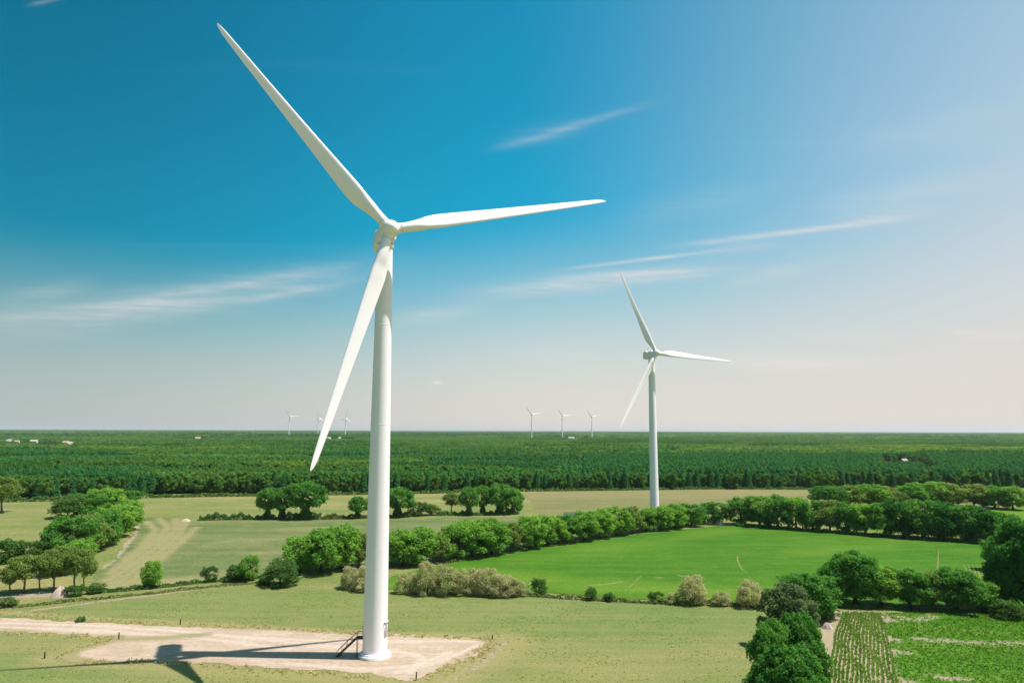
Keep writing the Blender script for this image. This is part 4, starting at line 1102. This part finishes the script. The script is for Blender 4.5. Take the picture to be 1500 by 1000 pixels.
# foundation, flanges, door, stair
v, q = lathe([(3.02, -.3), (3.02, .55), (2.95, .62), (2.5, .64)], 64)
link('foundation', mesh_np('foundation', v, q, False, None, 'concrete'), t1)
v, q = lathe([(2.30, .6), (2.68, .62), (2.68, .86), (2.60, .92), (2.28, .94)], 64)
link('base_flange', mesh_np('base_flange', v, q, False, None, 'white_paint'), t1)
for z in (19.5, 43.0, 62.5):
    rr = 2.3 + (1.5 - 2.3) * (z / 79.8) ** 1.05
    v, q = lathe([(rr - .01, z - .07), (rr + .007, z - .05), (rr + .007, z + .05), (rr - .01, z + .07)], 64)
    link('section_joint', mesh_np('section_joint', v, q, True, None, 'white_paint'), t1)
# louvred vent hatch on the sunlit side
def on_tower(angle, z, rad, gq, size):
    c, s = math.cos(angle), math.sin(angle)
    gq.box((c * rad, s * rad, z), size, angle)
va = R(-22)
gq = Geo(); on_tower(va, 5.0, 2.24, gq, (.2, 1.0, 2.5)); ht = link('hatch', gq.mesh('hatch', 'white_paint'), t1)
for i in range(8):
    gq = Geo(); on_tower(va, 4.05 + i * .26, 2.355, gq, (.04, .7, .16)); link('louvre', gq.mesh('louvre', 'grey_metal'), ht)
gq = Geo(); on_tower(va, 6.5, 2.36, gq, (.4, 1.1, .10)); link('hatch_canopy', gq.mesh('hatch_canopy', 'white_paint'), ht)
# stair on the shaded side
st = empty('stair', (0, 0, 0)); st.parent = t1
zl = 3.35; x0, x1 = -3.45, -7.0
def part(name, fn, mat='dark_green_metal', parent=None):
    gq = Geo(); fn(gq); return link(name, gq.mesh(name, mat), parent or st)
part('landing', lambda G_: G_.box((-2.85, 0, zl), (1.3, 1.2, .10)))
for sy in (-.55, .55):
    d = np.array([x1 - x0, 0, -zl + .05]); L = np.linalg.norm(d); ang = math.atan2(d[2], d[0])
    ux = d / L; uz = np.array([-ux[2], 0, ux[0]]); Mx = np.column_stack([ux, [0, 1, 0], uz])
    part('stringer', lambda G_: G_.box(((x0 + x1) / 2, sy, zl / 2 + .02), (L, .07, .34), 0, Mx))
    part('handrail', lambda G_: (G_.tube([[-2.3, sy, zl + 1.0], [x0, sy, zl + 1.0], [x1, sy, 1.05], [x1, sy, .05]], .045, 6), [G_.tube([[x0 + (x1 - x0) * f, sy, zl * (1 - f)], [x0 + (x1 - x0) * f, sy, zl * (1 - f) + 1.0]], .035, 6) for f in (0, .25, .5, .75)]))
    part('kick_plate', lambda G_: G_.box((-2.85, sy * 1.09, zl + .05), (1.3, .03, .34)))
for i in range(13):
    f = (i + .5) / 13
    part('tread', lambda G_: G_.box((x0 + (x1 - x0) * f, 0, zl * (1 - f)), (.27, 1.02, .05)))
for sy in (-.5, .5): part('leg', lambda G_: G_.tube([[-3.3, sy, .05], [-3.3, sy, zl]], .06, 6))
gq = Geo(); gq.box((-2.24, 0, zl + 1.15), (.12, .95, 2.15)); dr = link('door', gq.mesh('door', 'grey_metal'), t1)
gq = Geo(); gq.box((-2.33, .3, zl + 1.1), (.06, .05, .25)); link('handle', gq.mesh('handle', 'dark_green_metal'), dr)

t2 = turbine((70.8, 359.2), R(22.5), R(334.0), 45.0, 80.3, 'second white wind turbine rising behind the tree row, at right', True, rb=2.2, rt=1.55)
far_t = [(778.7, 607, 'left one of three far white turbines right of the tower', -14), (823.5, 609, 'middle one of three far white turbines', -8), (866.8, 610.5, 'right one of three far white turbines, nearest the second turbine', -16),
         (424.3, 609.5, 'faint far turbine left of the lowered blade', -4), (466.5, 612.5, 'faint far turbine almost hidden behind the lowered blade', 20), (506.5, 612, 'faint far turbine between the lowered blade and the tower', 35)]
for x, yh, lab, da in far_t:
    d = ray(x, yh); hub_h = 106.0
    dist = (hub_h - CAM_H) / d[2]; p = np.array([d[0], d[1]]) * dist
    turbine(p, R(20), R(334 + da), 44.0, hub_h, lab, False, rb=2.4, rt=1.6)

# ------------------------------------------------------------------ small things
def post(x, yb, h, label):
    p = G(x, yb); t = empty('fence_post', (p[0], p[1], .03), rng.uniform(0, 6)); t.rotation_euler.x = rng.normal(0, .03); tag(t, label, 'post', 'wooden posts around the gravel pad')
    gq = Geo(); v, q = lathe([(.13, -.2), (.13, h * .3), (.12, h - .06), (.08, h), (.005, h + .01)], 8); gq.add(v, q); link('shaft', gq.mesh('post_shaft', 'post_wood'), t)
    gq = Geo(); gq.tube([[-.15, 0, h * .82], [.15, 0, h * .82]], .03, 6); link('wire_staple', gq.mesh('post_staple', 'grey_metal'), t)
post(174, 936, 1.35, 'dark wooden post in the fork of the gravel track')
post(264, 914, 1.1, 'dark wooden post above the gravel track')
post(65, 964, 1.15, 'dark wooden post left of the pad, at lower left')
post(721, 937, 1.05, 'dark wooden post at the right tip of the pad')
post(609.5, 996, 1.35, 'dark wooden post at the near edge of the pad, bottom')

def heap(name, x, yb, wpx, hpx, label, seed, mat='heap_soil', peak=1.0):
    p = G(x, yb); s = ppm(p); W = wpx / s; H = hpx / s
    gq = np.random.default_rng(seed); n, m = 30, 14
    v = []
    for i in range(m):
        f = i / (m - 1)
        for k in range(n):
            a = k * 2 * math.pi / n; r = W / 2 * f * (1 + .10 * math.sin(3 * a + seed) + .06 * math.sin(7 * a + 2 * seed))
            z = H * ((1 - f ** 2) ** peak) * (1 + .10 * math.sin(5 * a + seed + 4 * f)) + gq.normal(0, .03 * H) * (f < .95)
            v.append((r * math.cos(a), r * math.sin(a), max(-.05, z - .03)))
    q = [[i * n + k, (i + 1) * n + k, (i + 1) * n + (k + 1) % n, i * n + (k + 1) % n] for i in range(m - 1) for k in range(n)]
    o = link(name, mesh_np(name, np.array(v), np.array(q), True, None, mat)); o.location = (p[0], p[1], .03)
    tag(o, label, 'heap'); return o
heap('soil_heap', 88, 873, 25, 13, 'pale pinkish soil heap under the thin trees at left', 2)
heap('soil_heap', 272, 763, 15, 3.5, 'low pale heap at the left end of the mid hedge', 4, 'beige_wall')
heap('soil_heap', 1212, 920, 16, 8, 'small pale soil heap between the tree clump and the row crop', 5)
heap('soil_heap', 1053, 768, 18, 7, 'pale soil heap in the gap between the two tree rows', 6, 'beige_wall')

def bent_trunk(x, yb, label):
    p = G(x, yb); t = empty('dead_tree', (p[0], p[1], .03)); tag(t, label, 'dead tree')
    gq = Geo(); gq.tube([[0, 0, 0], [-.5, 0, .7], [-.6, .1, 1.6], [-.1, .1, 2.5], [.7, .1, 3.0], [1.5, .1, 3.2]], [.22, .19, .16, .13, .10, .05], 7); link('trunk', gq.mesh('dead_trunk', 'bleached_wood', True), t)
    gq = Geo(); gq.tube([[-.6, .1, 1.5], [-1.1, .1, 2.1], [-1.2, .2, 2.7]], [.10, .07, .03], 6); link('branch', gq.mesh('dead_branch', 'bleached_wood', True), t)
bent_trunk(776, 870, 'bleached bent dead trunk at the right end of the grey bushes')

def house(p, L, W, H, rz, label, roofmat, wallmat='render_wall', cat='house', name='house'):
    t = empty(name, (p[0], p[1], 0), rz); tag(t, label, cat, 'far houses in the forest' if cat == 'house' else None)
    gq = Geo(); gq.box((0, 0, H / 2), (L, W, H))
    gq.add([[-L / 2, -W / 2, H], [-L / 2, W / 2, H], [-L / 2, 0, H + W * .38], [L / 2, -W / 2, H], [L / 2, W / 2, H], [L / 2, 0, H + W * .38]], t=[[0, 2, 1], [3, 4, 5]])
    link('wall', gq.mesh('house_wall', wallmat), t)
    gq = Geo(); o = .4; rz_ = H + W * .38 + .12; e = H - .15
    for sy in (-1, 1):
        gq.add([[-L / 2 - o, sy * (W / 2 + o), e], [L / 2 + o, sy * (W / 2 + o), e], [L / 2 + o, 0, rz_], [-L / 2 - o, 0, rz_], [-L / 2 - o, sy * (W / 2 + o), e + .2], [L / 2 + o, sy * (W / 2 + o), e + .2], [L / 2 + o, 0, rz_ + .2], [-L / 2 - o, 0, rz_ + .2]],
               [[0, 1, 2, 3], [4, 5, 6, 7], [0, 1, 5, 4], [0, 3, 7, 4], [1, 2, 6, 5]])
    ro = link('roof', gq.mesh('house_roof', roofmat), t)
    if cat == 'house':
        gq = Geo(); gq.box((L * .3, 0, rz_ + .5), (.8, .8, 1.4)); link('chimney', gq.mesh('chimney', 'clay_roof'), ro)
    gq = Geo(); gq.box((-L * .1, -W / 2 - .03, 1.05), (1.1, .08, 2.1)); link('door', gq.mesh('house_door', 'dark_green_metal'), t)
    for fx in (-.34, .14, .36):
        gq = Geo(); gq.box((L * fx, -W / 2 - .03, H * .55), (1.2, .08, 1.3)); link('window', gq.mesh('house_window', 'slate_roof'), t)
    return t
for i, (hx, hy, wpx, lab, roof) in enumerate(HOUSES):
    p = G(hx, hy, 4.5); s = ppm(p); L = max(8, wpx / s)
    house(p, L, min(11, L * .7), (3.4 if hy > 660 else 5.6 if i % 2 else 6.4), R((i * 37) % 40 - 20), lab, roof)
house(G(150, 752), 5.5, 4.5, 3.0, R(8), 'small beige shed among the trees at left', 'pale_roof', 'beige_wall', 'shed', 'shed')
house(G(840, 763), 8.5, 5.0, 2.0, R(-4), 'dark-roofed shed behind the long tree row', 'dark_green_metal', 'beige_wall', 'shed', 'shed')

# ------------------------------------------------------------------ air
HAZE = True
if HAZE:
    m, t = new_mat('air')
    pv = t.new('ShaderNodeVolumePrincipled'); pv.inputs['Color'].default_value = (0.93, 0.95, 0.97, 1); pv.inputs['Density'].default_value = 3.0e-5; pv.inputs['Anisotropy'].default_value = 0.2
    t.l.new(pv.outputs[0], t.out.inputs['Volume'])
    gq = Geo(); gq.box((0, 0, 74), (2 * S + 4000, 2 * S + 4000, 150)); hz = link('haze', gq.mesh('haze', 'air')); tag(hz, 'thin pale haze over the land', 'haze', None, 'stuff')
